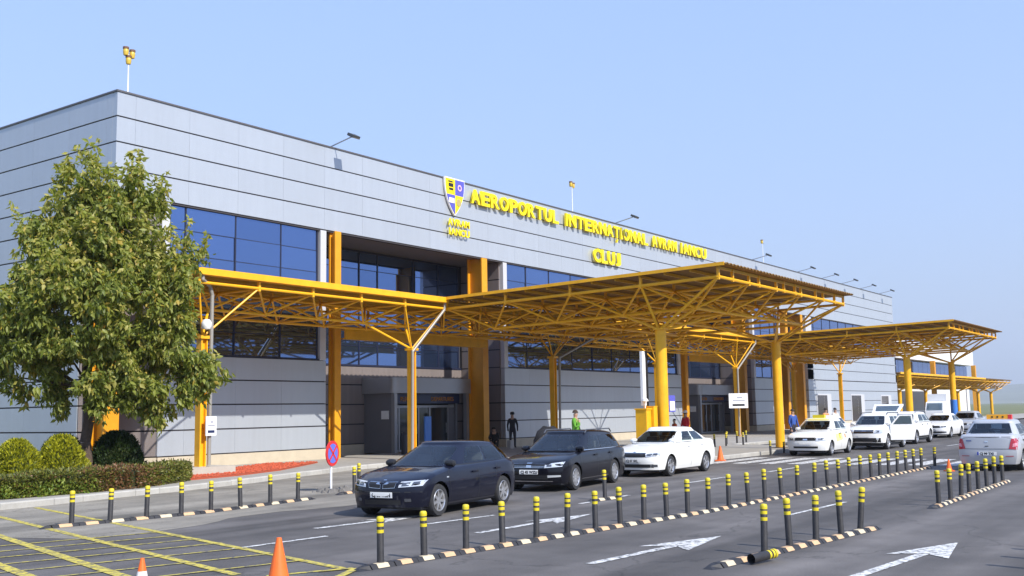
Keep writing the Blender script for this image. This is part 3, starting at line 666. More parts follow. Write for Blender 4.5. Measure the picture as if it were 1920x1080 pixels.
# tree: lobes measured along the view's right direction (m) and height (m)
TB = Vector((-3.9,-5.0,.18)); RX = Vector((r0.x,r0.y,0)); FX = Vector((fw.x,fw.y,0)).normalized()
tr = thing('street_tree', 'leafy green tree with drooping leaves at the terminal corner', 'tree', TB)
lob = [ # (right, z, radius_r, radius_z, depth)
 (-.05,9.0,.42,.85,0),(-.8,8.55,.5,.75,.3),(1.1,8.6,.48,.8,-.2),(1.75,8.1,.42,.7,.1),(.4,8.15,.8,.8,-.3),(-.45,7.6,1.0,.8,.2),(.95,7.5,.95,.8,.3),
 (-1.45,7.35,.7,.6,-.3),(-1.75,6.5,.7,.75,.2),(-.7,6.6,1.05,.9,-.8),(.6,6.6,1.1,.9,-.9),(1.8,6.7,.85,.75,-.2),(2.75,6.6,.5,.65,.1),(2.55,5.9,.75,.65,-.2),
 (-1.5,5.5,.95,.75,-.5),(-.2,5.6,1.25,.95,-1.1),(1.1,5.6,1.2,.9,-1.0),(2.2,5.1,.85,.7,-.3),(0,5.8,1.3,1.0,1.0),(1.3,6.2,1.0,.9,1.0),(-1.2,6.2,1.0,.9,1.0),
 (-2.2,4.6,.95,.7,-.2),(-2.9,4.2,.75,.65,.2),(-1.2,4.4,1.05,.75,-.8),(.1,4.4,1.0,.8,-1.1),(1.3,4.3,1.1,.8,-.8),(2.3,4.2,.9,.75,0),(3.0,3.6,.7,.6,.2),
 (-2.6,3.3,.75,.6,-.4),(-1.35,3.2,.75,.65,-.3),(-.9,2.75,.4,.5,0),(.65,3.1,.7,.7,-.8),(1.5,2.8,.8,.75,-.3),(2.35,2.95,.85,.6,.1),(3.2,3.2,.55,.5,.2),(2.0,2.25,.5,.4,0),(.9,2.5,.45,.45,-.5),(1.0,4.0,1.2,.8,1.0),(-1.2,4.0,1.2,.8,1.0)]
C = []; D = []; MI = []
for (a,z,ra,rz,dp) in lob:
    ra *= .94; rz *= .94; nt_ = int(80*(ra*ra+ra*rz)+18)
    nsub = int(7*(ra*ra+ra*rz))+4; subs = []
    for k in range(nsub):
        u = rng.normal(size=3); u /= np.linalg.norm(u); rad = rng.uniform(.5,1.0)
        subs.append((u*rad, rng.uniform(.24,.40)))
    for k in range(nt_):
        uc, sr = subs[rng.integers(0,nsub)]; us = rng.normal(size=3); us /= np.linalg.norm(us); u = uc+us*sr/max(ra,.4)*rng.uniform(.5,1.0); rad = 1.0
        pos = np.array(RX)*(a+u[0]*ra*rad)+np.array(FX)*(dp+u[1]*ra*1.05*rad)+np.array([0,0,z-.18+u[2]*rz*rad])
        nl = rng.integers(9,17); sd_ = np.array([0,0,-.6])+rng.normal(size=3)*.55
        tw = sd_/np.linalg.norm(sd_); olive = rng.random() < .22+.25*max(0,u[2])
        for q in range(nl):
            C.append(pos+tw*rng.uniform(-.16,.16)+rng.normal(size=3)*.055); D.append(np.array([0,0,-.75])+rng.normal(size=3)*.5+u*.25)
            x_ = rng.random(); MI.append(3 if x_ < .03+.05*olive else (2 if olive and x_ < .6 else (1 if x_ > .62 else 0)))
# upright shoots that break the outline
for k in range(260):
    a,z,ra,rz,dp = lob[rng.integers(0,len(lob))]
    if z < 4.0: continue
    an = rng.random()*2*PI; rr_ = rng.uniform(.2,1.0)
    p0 = np.array(RX)*(a+ra*rr_*math.cos(an))+np.array(FX)*(dp+ra*rr_*math.sin(an))+np.array([0,0,z-.18+rz*(1-.6*rr_)])
    Lh = rng.uniform(.35,.85); dr_ = np.array([0,0,1.])+np.array(RX)*math.cos(an)*.35*rr_+np.array(FX)*math.sin(an)*.35*rr_
    for q in range(int(Lh*46)):
        f_ = rng.random(); C.append(p0+dr_*Lh*f_+rng.normal(size=3)*.07*(1.15-f_)); D.append(np.array([0,0,-.5])+rng.normal(size=3)*.6); MI.append(2 if rng.random() < .5 else 0)
C = np.array(C); D = np.array(D)
link('crown', leaf_mesh('crown', C, D, .20, LG, .44, mi=np.array(MI)), tr)
b = MB()
def limb(p0, p1, r1, r2, wob=.12, n=5):
    pts = [Vector(p0).lerp(Vector(p1),k/n)+Vector((random.uniform(-1,1),random.uniform(-1,1),0))*wob*math.sin(PI*k/n) for k in range(n+1)]
    for k in range(n): b.cyl(pts[k], pts[k+1], r1+(r2-r1)*k/n, 9, r1+(r2-r1)*(k+1)/n, cap=False)
random.seed(21)
limb((0,0,-.05),(-.05,.05,4.2),.17,.12,.08,7); limb((-.05,.05,4.2),(.0,0,8.3),.12,.03,.12,7)
for (a,z,ra,rz,dp) in lob[::2]:
    if z < 8.4:
        e = RX*a*.85+FX*dp*.85; z0 = max(2.9, z-1.3); limb((-.04,.04,z0-.18),(e.x,e.y,z-.18),.055,.012,.1,4)
b.build('trunk', bark, tr, smooth=60)
# clipped conical shrubs
TH = [leafmat('thuja lime',(.48,.46,.02),.28), leafmat('thuja green',(.35,.35,.02),.28), leafmat('thuja deep green',(.14,.16,.015),.25)]  # three leaf tones, mixed at random over each shrub
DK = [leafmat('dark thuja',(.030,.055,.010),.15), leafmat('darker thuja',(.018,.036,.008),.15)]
def shrub(x, y, rad, h, mats, label, n=9000, flame=False):
    t = thing('globe_shrub', label, 'shrub', (x,y,.18), 0, 'rounded shrubs behind the hedge')
    z = rng.random(n); th = rng.random(n)*2*PI
    prof = np.sqrt(np.clip(1-(z-.28)**2/.53,0,1))*(1-.18*z) if not flame else np.clip(1-z**2.1,0,1)**.6
    bumpy = 1+.09*np.sin(th*4+z*7+x)+.07*np.sin(th*9-z*15)+.05*np.sin(th*17+z*23)
    rr = rad*prof*bumpy*rng.uniform(.72,1.05,n)**.4
    C = np.stack([rr*np.cos(th), rr*np.sin(th), z*h],1); D = np.stack([np.cos(th)*.5,np.sin(th)*.5,np.full(n,.75)],1)+rng.normal(size=(n,3))*.3
    link('foliage', leaf_mesh('foliage', C, D, .10, mats, .35), t)
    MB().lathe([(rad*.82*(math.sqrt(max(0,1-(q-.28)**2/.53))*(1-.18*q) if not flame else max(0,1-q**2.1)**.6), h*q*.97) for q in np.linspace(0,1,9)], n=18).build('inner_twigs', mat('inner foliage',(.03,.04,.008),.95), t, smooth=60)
    MB().cyl((0,0,-.08),(0,0,h*.5),.04,6).build('stem', bark, t)
shrub(-6.1,-5.15,.66,1.28,TH,'lime green rounded shrub at the left edge of the picture')
shrub(-4.85,-5.25,.66,1.36,TH,'lime green rounded shrub left of the tree trunk')
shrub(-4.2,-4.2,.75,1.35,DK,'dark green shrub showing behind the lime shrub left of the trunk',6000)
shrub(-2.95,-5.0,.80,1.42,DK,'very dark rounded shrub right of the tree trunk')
# clipped hedge (one run)
hd = thing('clipped_hedge', 'low clipped green and bronze hedge along the planting bed', 'hedge', (0,0,.15))
HP = [(-16,-7.9),(-8.2,-7.65),(-6.3,-7.75),(-4.5,-7.6),(-2.6,-6.75),(-1.55,-5.95)]
HM = [leafmat('hedge green',(.13,.15,.022),.2), leafmat('hedge olive',(.19,.18,.03),.2), leafmat('hedge bronze',(.20,.10,.045),.2), leafmat('hedge dark',(.06,.07,.016),.2)]
Cc = []; Dd = []; Mi = []; core = MB()
for (x0,y0),(x1,y1) in zip(HP,HP[1:]):
    d = np.array([x1-x0,y1-y0]); Ls = np.linalg.norm(d); u = d/Ls; q = np.array([-u[1],u[0]])
    n = int(Ls*2600); t = rng.random(n)*Ls; ang = rng.random(n)
    wv = .42+.04*np.sin(t*3); hv = .50+.035*np.sin(t*2.1+x0)+.02*np.sin(t*7)
    side = rng.random(n); off = np.where(side < .45, -wv, np.where(side < .62, wv, rng.uniform(-1,1,n)*wv)); zz = np.where(side < .62, rng.random(n)*hv, hv)
    jit = rng.normal(size=(n,3))*.035
    P = np.stack([x0+u[0]*t+q[0]*off, y0+u[1]*t+q[1]*off, zz],1)+jit
    out = np.stack([q[0]*np.sign(off)*(side < .62), q[1]*np.sign(off)*(side < .62), np.where(side < .62,.35,1)],1)+rng.normal(size=(n,3))*.5
    Cc.append(P); Dd.append(out); xw = P[:,0]
    pb = np.clip(.75-np.abs(xw+4.6)*.42,.05,.7)
    rnd = rng.random(n); Mi.append(np.where(rnd < pb,2,np.where(rnd < pb+.2,3,np.where(rnd < pb+.5,1,0))))
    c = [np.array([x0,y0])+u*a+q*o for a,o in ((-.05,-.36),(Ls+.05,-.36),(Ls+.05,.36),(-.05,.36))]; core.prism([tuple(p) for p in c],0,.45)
Cc = np.concatenate(Cc); Dd = np.concatenate(Dd); Mi = np.concatenate(Mi)
link('foliage', leaf_mesh('hedge_leaves', Cc, Dd, .075, HM, .55, mi=Mi), hd)
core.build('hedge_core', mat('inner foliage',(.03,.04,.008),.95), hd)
# bright low ground cover in front of the hedge at the left
n = 5200; x = rng.uniform(-8.3,-5.6,n); y = rng.normal(-8.0,.13,n); z = rng.random(n)**1.4*.32
gc = link('ground_cover', leaf_mesh('ground_cover', np.stack([x,y,z+.16],1), rng.normal(size=(n,3))*.6+np.array([0,-.3,.6]), .08, [leafmat('cover green',(.12,.19,.02),.25), leafmat('cover lime',(.22,.26,.03),.25)], .5)); tag(gc, 'bright green ground cover creeping at the foot of the hedge', kind='stuff')
# ================================================================== bollards and dividers
_post = MB().lathe([(.05,0),(.048,.36),(.048,.36)], n=14).mesh('post', M_BLACK, 40)
_band = MB().lathe([(.0505,0),(.0505,.045)], n=14).mesh('band', M_BYEL, 40)
_post = MB().lathe([(.056,0),(.05,.02),(.049,.585),(.040,.60),(0,.605)], n=14).mesh('post', M_BLACK, 40)
_cap = MB().lathe([(.0515,-.03),(.053,0),(.050,.022),(.038,.036),(0,.042)], n=14).mesh('cap', M_BYEL, 40)
def bollard(x, y, label, group, z=.055, lean=None, h=1.0, cap=True):
    t = thing('bollard', label, 'bollard', (x,y,z), random.uniform(0,6), group); t.scale = (.96,.96,h*random.uniform(.985,1.03))
    a = random.uniform(0,.05) if lean is None else lean[0]; d = random.uniform(0,6.3) if lean is None else lean[1]
    t.rotation_euler = (a*math.cos(d), a*math.sin(d), random.uniform(0,6))
    link('post', _post, t)
    for zz in (.40,.485): link('band', _band, t, (0,0,zz+random.uniform(-.006,.006)))
    link('cap', _cap, t, (0,0,.578)) if cap else link('band', _band, t, (0,0,.555))
    return t
_segm = {}
def divider(pa, pb, label, pitch=.43, refl=M_REFL, ends=True, cat='lane divider', group='rubber lane dividers'):
    pa = Vector(pa); pb = Vector(pb); d = pb-pa; Ls = d.length; n = max(2, round(Ls/pitch)); p = Ls/n
    t = thing('lane_divider', label, cat, (pa.x,pa.y,0), math.atan2(d.y,d.x), group)
    key = round(p,3); hw, hh = .11, .058
    prof = [(-hw,0),(-hw*.55,hh),(hw*.55,hh),(hw,0)]
    if key not in _segm:
        b = MB(); vs = [(x,y,z) for x in (.006,p-.006) for y,z in prof]; b.add(vs, [(0,4,5,1),(1,5,6,2),(2,6,7,3),(3,2,1,0),(4,5,6,7)][:5])
        _segm[key] = b.mesh('rubber_block', M_BLACK)
        b = MB(); a0, a1 = p*.26, p*.74; f = .0
        def sp(tt, o): y = -hw+(hw-hw*.55)*tt; z = hh*tt; return (y-.002-o, z+.003)
        y0,z0 = sp(.12,0); y1,z1 = sp(1,0)
        b.add([(a0,y0,z0),(a1,y0,z0),(a1,y1,z1),(a0,y1,z1),(a1,.02,hh+.004),(a0,.02,hh+.004),(a0,y0+.01,z0-.004),(a1,y0+.01,z0-.004)], [(0,1,2,3),(3,2,4,5),(6,7,1,0)])
        _segm[(key,'r')] = b.mesh('reflector', M_REFL); _segm[(key,'w')] = b.mesh('reflector', M_REFLW)
    for k in range(n):
        s = link('rubber_block', _segm[key], t, (k*p,random.uniform(-.006,.006),0)); 
        link('reflector', _segm[(key,'r' if random.random() < .55 else 'w')], s)
    if ends:
        for x,dr in ((-.02,-1),(Ls+.02,1)):
            MB().add([(x,-hw,0),(x,hw,0),(x,hw*.55,hh),(x,-hw*.55,hh),(x+dr*.2,-hw*.7,0),(x+dr*.2,hw*.7,0),(x+dr*.13,0,hh*.6)], [(0,3,6,4),(3,2,6),(2,1,5,6),(4,6,5),(0,1,2,3)]).build('end_piece', M_BLACK, t)
    return t
random.seed(31)
# long middle row
MID = [(-10.85,-22.95),(-10.02,-23.0),(-9.18,-23.08),(-8.38,-23.15),(-7.58,-23.22),(-6.81,-23.3),(-6.03,-23.36),(-5.3,-23.42),(-4.56,-23.48),(-3.82,-23.55),(-3.08,-23.61),(-2.26,-23.65),(-1.37,-23.68),(-.44,-23.7),(.43,-23.71),(1.36,-23.72),(2.35,-23.72),(3.5,-23.71),(4.45,-23.7),(5.3,-23.7),(6.17,-23.69),(7.06,-23.69),(7.99,-23.69),(8.75,-23.7),(9.54,-23.72),(10.36,-23.73),(11.21,-23.75),(12.0,-23.77),(12.72,-23.8)]
for k,(x,y) in enumerate(MID): bollard(x, y, f'{ORD[k]} black and yellow bollard from the near end of the long middle row', 'bollards of the long middle row')
bollard(13.9,-23.9,'plain black bollard ending the far end of the long middle row','bollards of the long middle row',cap=False)
divider((-11.1,-22.95),(-2.3,-23.66),'near stretch of black rubber lane divider under the long bollard row')
divider((-2.3,-23.66),(13.6,-23.78),'far stretch of black rubber lane divider under the long bollard row')
# near island with a fallen bollard
ISL = [(-7.42,-26.92),(-6.62,-26.97),(-5.76,-27.05),(-4.92,-27.15),(-4.2,-27.22)]
for k,(x,y) in enumerate(ISL): bollard(x, y, f'{ORD[k]} bollard from the camera end of the short island nearest the camera', 'bollards of the near island', lean=(.035,2.2) if k < 4 else (.09,2.8), h=1.05)
divider((-8.75,-26.82),(-3.75,-27.28),'rubber divider of the short island nearest the camera')
t = thing('bollard','knocked over bollard lying against the near island divider','bollard',(-8.35,-27.12,.075),0,'bollards of the near island'); t.rotation_euler = (0,R(87),R(-14)); t.scale = (1.2,1.2,.85)
link('post', _post, t)
for zz in (.40,.485): link('band', _band, t, (0,0,zz))
link('cap', _cap, t, (0,0,.578))
# far island
ISF = [(.84,-27.2),(1.85,-27.19),(2.85,-27.17),(3.8,-27.13),(4.8,-27.11),(5.75,-27.1),(6.7,-27.09),(7.7,-27.08)]
for k,(x,y) in enumerate(ISF): bollard(x, y, f'{ORD[k]} bollard from the near end of the island before the silver taxi', 'bollards of the far island', lean=(random.uniform(.01,.07),2.4), h=random.uniform(.98,1.1))
divider((.35,-27.22),(8.2,-27.08),'rubber divider of the island before the silver taxi')
# row by the pavement at the left
LFT = [(-9.9,-14.1),(-9.15,-14.2),(-8.38,-14.27),(-7.62,-14.36),(-6.85,-14.33),(-5.97,-14.22),(-5.0,-14.08),(-4.0,-13.9)]
for k,(x,y) in enumerate(LFT): bollard(x, y, f'{ORD[k]} bollard from the left in the row in front of the hedge', 'bollards of the left row')
divider((-10.3,-14.05),(-7.2,-14.36),'left half of the rubber divider in front of the hedge', .5); divider((-7.2,-14.36),(-3.6,-13.85),'right half of the rubber divider in front of the hedge', .5)
for k,(x,y) in enumerate(((-1.55,-13.35),(-.2,-12.2))): bollard(x, y, ('bollard between the round sign and the dark hatchback' if k == 0 else 'bollard just showing above the bonnet of the dark hatchback'), 'bollards of the left row')
divider((-2.1,-13.45),(-1.2,-13.3),'short rubber block at the foot of the bollard beside the round sign')
bollard(-.75,-20.4,'single bollard standing in front of the dark estate car','bollards in the lane',.055); divider((-1.15,-20.35),(-.35,-20.42),'short rubber block in front of the dark estate car')
bollard(7.0,-13.6,'bollard behind the dark cars by the pavement edge','bollards in the lane',.0)
# bollards on the pavement by the crossing
for k,(x,y) in enumerate(((25.4,-10.95),(26.6,-11.0),(28.2,-11.2),(29.1,-9.9),(30.4,-9.9),(31.6,-9.9))): bollard(x, y, f'{ORD[k]} bollard from the left of the group on the pavement beyond the white sedan', 'bollards on the far pavement', .16)
bollard(20.6,-15.7,'yellow topped bollard in front of the tall round post by the crossing','bollards on the far pavement',.02); bollard(22.6,-15.5,'short bollard at the foot of the tall round post by the crossing','bollards on the far pavement',.02,h=.8)
# row past the right edge, seen by its shadows
for k in range(7): bollard(-7.35+.88*k+.28, -30.45, f'{ORD[k]} bollard of the row past the right edge', 'bollards past the right edge')
# ------------------------------------------------------------------ cones
def cone(x, y, h, label, white=True):
    t = thing('traffic_cone', label, 'cone', (x,y,0), random.uniform(0,1), 'traffic cones'); r = h*.24; k = h
    MB().box((-r*1.45,-r*1.45,0),(r*1.45,r*1.45,.035)).build('base', M_CONE, t)
    MB().lathe([(r,.035),(r*.22,k),(r*.12,k),(0,k-.01)], n=18).build('body', M_CONE, t, smooth=40)
    if white: MB().lathe([(r*.66+.004,k*.45),(r*.532+.004,k*.62)], n=18).build('white_band', mat('cone white band',(.7,.68,.64),.5,var=.25,vscale=30), t, smooth=40)
cone(-12.62,-22.95,.57,'large orange traffic cone in the yellow box',False); cone(-13.72,-21.83,.39,'orange cone with a white band at the bottom left corner')
cone(16.1,-15.5,.56,'small orange cone behind the white sedan',False); cone(12.25,-24.72,.36,'orange red cone beside the silver taxi bumper',False)
MB
o = MB().box((-.18,-.08,0),(.14,.1,.3)).build('dirt_patch_white', M_SIGNW) if False else None
# ------------------------------------------------------------------ signs
t = thing('no_stopping_sign','round blue no stopping sign with red rim on a white pole','sign',(-1.5,-12.45,0), R(16))
MB().cyl((0,0,0),(0,0,1.05),.03,10).build('pole', M_SIGNW, t)
# front faces -y locally
MB().lathe([(0,-.03),(.335,-.03),(.335,.0),(0,.0)], (0,-.02,1.0), 30, axis='y').build('disc', M_RED, t)
MB().lathe([(0,0),(.255,0)], (0,-.056,1.0), 30, axis='y').build('blue_field', mat('sign light blue',(.12,.16,.62),.4), t)
for a in (45,-45):
    b = MB().box((-.26,-.064,-.028),(.26,-.058 if a > 0 else -.060,.028)).build('red_bar', M_RED, t, loc=(0,0,1.0)); b.rotation_euler = (0,R(a),0)
random.seed(8); b = MB()
for k in range(26):
    a = random.uniform(0,6.3); rr = random.uniform(.05,.5); s = random.uniform(.05,.13); c = Vector((rr*math.cos(a)*1.2, rr*math.sin(a)*.8, .0))
    P = [c+Vector((s*random.uniform(.7,1.2)*math.cos(q), s*random.uniform(.7,1.2)*math.sin(q), 0)) for q in np.linspace(0,2*PI,7)[:-1]]
    top = [c+(p-c)*.55+Vector((0,0,s*random.uniform(.7,1.1))) for p in P]
    b.add(P+top, [(i,(i+1)%6,6+(i+1)%6,6+i) for i in range(6)]+[tuple(range(6,12))])
rb = b.build('rubble_base', mat('grey rubble',(.16,.15,.14),.9,var=.3,vscale=9), t)
def plate_sign(x, y, z, w_, h_, label, post=None, mark=M_NAVY, rz=0):
    t = thing('notice_board', label, 'notice', (x,y,z), rz, 'white notices on canopy posts')
    MB().box((-w_/2,-.03,-h_/2),(w_/2,0,h_/2)).build('board', M_SIGNW, t)
    MB().box((-w_*.32,-.034,-h_*.36),(w_*.32,-.0305,-h_*.22)).build('dark_bar', mark, t)
    MB().box((-w_*.3,-.034,-h_*.02),(w_*.34,-.0305,h_*.06)).box((-w_*.08,-.034,h_*.16),(w_*.2,-.0305,h_*.26)).build('print', mat('grey print',(.35,.36,.42),.6), t)
plate_sign(.58,-4.80,1.72,.42,.62,'white notice with a dark blue bar on the first canopy post')
plate_sign(42.2,-4.9,2.45,1.25,.95,'square white notice with a black bar on the canopy post by the second porch', mark=M_BLACKP, rz=-R(50))
# white dome camera and cabinet, boxes by the big post
t = thing('dome_camera','white dome camera on the first canopy post','camera',(.32,-4.72,4.9)); MB().box((-.03,-.02,0),(.03,.12,.28)).build('bracket',M_SIGNW,t)
MB().lathe([(0,.17),(.10,.15),(.16,.06),(.165,-.06),(.12,-.16),(0,-.19)], (0,-.12,.12), 16).build('dome', M_SIGNW, t, smooth=40)
t = thing('yellow_cabinet','yellow cabinet standing beside the big round post','cabinet',(12.43,-14.35,.15))
MB().box((0,0,0),(.36,.45,1.85)).build('body',M_YEL,t); MB().box((.16,-.06,.9),(.28,-.001,1.15)).build('lock_box',M_BLACKP,t); MB().box((-.03,-.03,1.85),(.39,.48,1.90)).build('lid',M_YEL,t)
MB().cyl((.3,.2,1.9),(.3,.2,2.15),.02,6).lathe([(0,0),(.13,.02),(.1,.1),(0,.14)], (.3,.2,2.14), 10).build('lamp',M_SIGNW,t)
t = thing('post_casing','yellow square casing beside the big round post','casing',(12.95,-14.25,.15)); MB().box((-.14,-.2,0),(.14,.2,1.95)).build('body',M_YEL,t); MB().box((-.15,-.21,1.95),(.15,.21,1.98)).build('lid',M_YEL,t)
t = thing('display_totem','tall pale totem fixed beside the big round post','totem',(12.85,-14.05,2.15)); MB().box((-.14,-.04,0),(.10,.06,2.0)).build('board',M_SIGNW,t); MB().box((.10,-.05,-.02),(.26,.08,2.02)).build('dark_edge',M_BLACKP,t)
t = thing('blue_notice','small blue and white notice on a bracket right of the big round post','notice',(14.1,-14.4,1.9)); MB().box((0,-.02,0),(.5,.02,.62)).build('board',M_BLUE,t); MB().box((.05,-.03,.05),(.45,-.021,.40)).build('print',M_SIGNW,t); MB().box((-.49,-.01,.25),(0,.01,.32)).build('bracket',M_GREYM,t)
t = thing('litter_bin','dark litter bin with a white label beside the first porch','bin',(14.9,-.55,.15)); MB().lathe([(0,0),(.24,0),(.26,.85),(.2,.98),(0,1.0)], n=16).build('bin_body',mat('bin dark',(.03,.035,.05),.5),t,smooth=40); MB().box((-.1,-.275,.4),(.16,-.255,.8)).build('label_plate',M_SIGNW,t)
t = thing('poster_stand','slim blue poster stand by the first porch doors','stand',(16.6,-.2,.15)); MB().box((-.02,-.04,0),(.42,.04,1.7)).build('panel',mat('poster blue',(.10,.28,.78),.4),t); MB().box((-.1,-.2,0),(.5,.2,.04)).build('foot',M_GREYM,t)
t = thing('metal_post','slim metal post left of the tree at the building side','post',(-4.6,.3,.15)); MB().cyl((0,0,0),(0,0,2.9),.05,8).cyl((0,0,2.8),(-.14,0,3.1),.035,6).cyl((0,0,2.8),(.14,0,3.1),.035,6).build('pole',M_GREYM,t); MB().box((-2.5,-.02,1.15),(0,.02,1.22)).build('rail',M_GREYM,t)
# ================================================================== cars
def paint_mat(name, col, metal=.35, rough=.32, flake=0): return mat(name, col, .38, metal*.5, coat=.75, var=.03, vscale=3, spec=.1)
def carglass():
    M = bpy.data.materials.new('car glass'); M.use_nodes = True; n = M.node_tree.nodes; l = M.node_tree.links; n.remove(n['Principled BSDF'])
    tr = n.new('ShaderNodeBsdfTransparent'); tr.inputs[0].default_value = (.74,.82,.82,1); gl = n.new('ShaderNodeBsdfGlossy'); gl.inputs['Roughness'].default_value = .02
    fr = n.new('ShaderNodeFresnel'); fr.inputs[0].default_value = 1.75; mx = n.new('ShaderNodeMixShader'); l.new(fr.outputs[0], mx.inputs[0]); l.new(tr.outputs[0], mx.inputs[1]); l.new(gl.outputs[0], mx.inputs[2]); l.new(mx.outputs[0], n['Material Output'].inputs[0]); return M
M_CGLASS = carglass()
M_TYRE = mat('tyre', (.025,.025,.027), .8, var=.2, vscale=20)
M_RIM = mat('alloy rim', (.62,.62,.63), .28, .8)
M_CHROME = mat('chrome', (.75,.75,.76), .12, 1)
M_LAMP = mat('headlamp glass', (.62,.65,.68), .08, .35, coat=1)
M_LAMPD = mat('headlamp reflector', (.16,.17,.19), .1, .7)
M_TAIL = mat('tail lamp red', (.42,.015,.03), .15, coat=1)
M_TAILW = mat('tail lamp clear', (.75,.28,.34), .15, coat=1)
M_TRIM = mat('black trim', (.014,.014,.016), .5)
M_PLATE = mat('plate white', (.78,.78,.76), .4)
M_EU = mat('plate blue', (.02,.05,.42), .4)
def smoothstep(t): t = max(0,min(1,t)); return t*t*(3-2*t)
def interp(pts, x):
    if x <= pts[0][0]: return pts[0][1]
    for a,b in zip(pts,pts[1:]):
        if x <= b[0]:
            t = (x-a[0])/(b[0]-a[0]+1e-9); return a[1]+(b[1]-a[1])*t
    return pts[-1][1]
def wheel_meshes(r, spokes, key, wd=.2):
    k = ('wheel',round(r,3),spokes,key)
    if k in _segm: return _segm[k]
    ri = r*.70
    ty = MB().lathe([(ri,-wd*.5),(r*.93,-wd*.5),(r,-wd*.32),(r,wd*.32),(r*.93,wd*.5),(ri,wd*.5),(ri*.96,wd*.3)], n=32, axis='y').mesh('tyre', M_TYRE, 40)
    b = MB(); b.lathe([(ri,wd*.44),(ri*.93,wd*.50),(ri*.88,wd*.40),(ri*.86,-wd*.3)], n=32, axis='y')
    b.lathe([(0,wd*.42),(ri*.20,wd*.42),(ri*.24,wd*.34),(ri*.24,wd*.1)], n=14, axis='y')
    for i in range(spokes):
        a = 2*PI*i/spokes+.2; ca, sa = math.cos(a), math.sin(a)
        def pt(rr, tt, y): return (rr*ca-tt*sa, y, rr*sa+tt*ca)
        w0, w1 = ri*.13, ri*.10
        b.add([pt(ri*.18,-w0,wd*.40),pt(ri*.18,w0,wd*.40),pt(ri*.92,w1,wd*.44),pt(ri*.92,-w1,wd*.44),pt(ri*.18,-w0,wd*.2),pt(ri*.18,w0,wd*.2),pt(ri*.92,w1,wd*.2),pt(ri*.92,-w1,wd*.2)],[(0,1,2,3),(0,3,7,4),(1,5,6,2)])
    rim = b.mesh('rim', M_RIM, 40)
    hub = MB().lathe([(0,0),(ri*.9,0)], n=24, axis='y').mesh('brake_disc', mat('brake dark',(.03,.03,.03),.6))
    _segm[k] = (ty,rim,hub); return _segm[k]

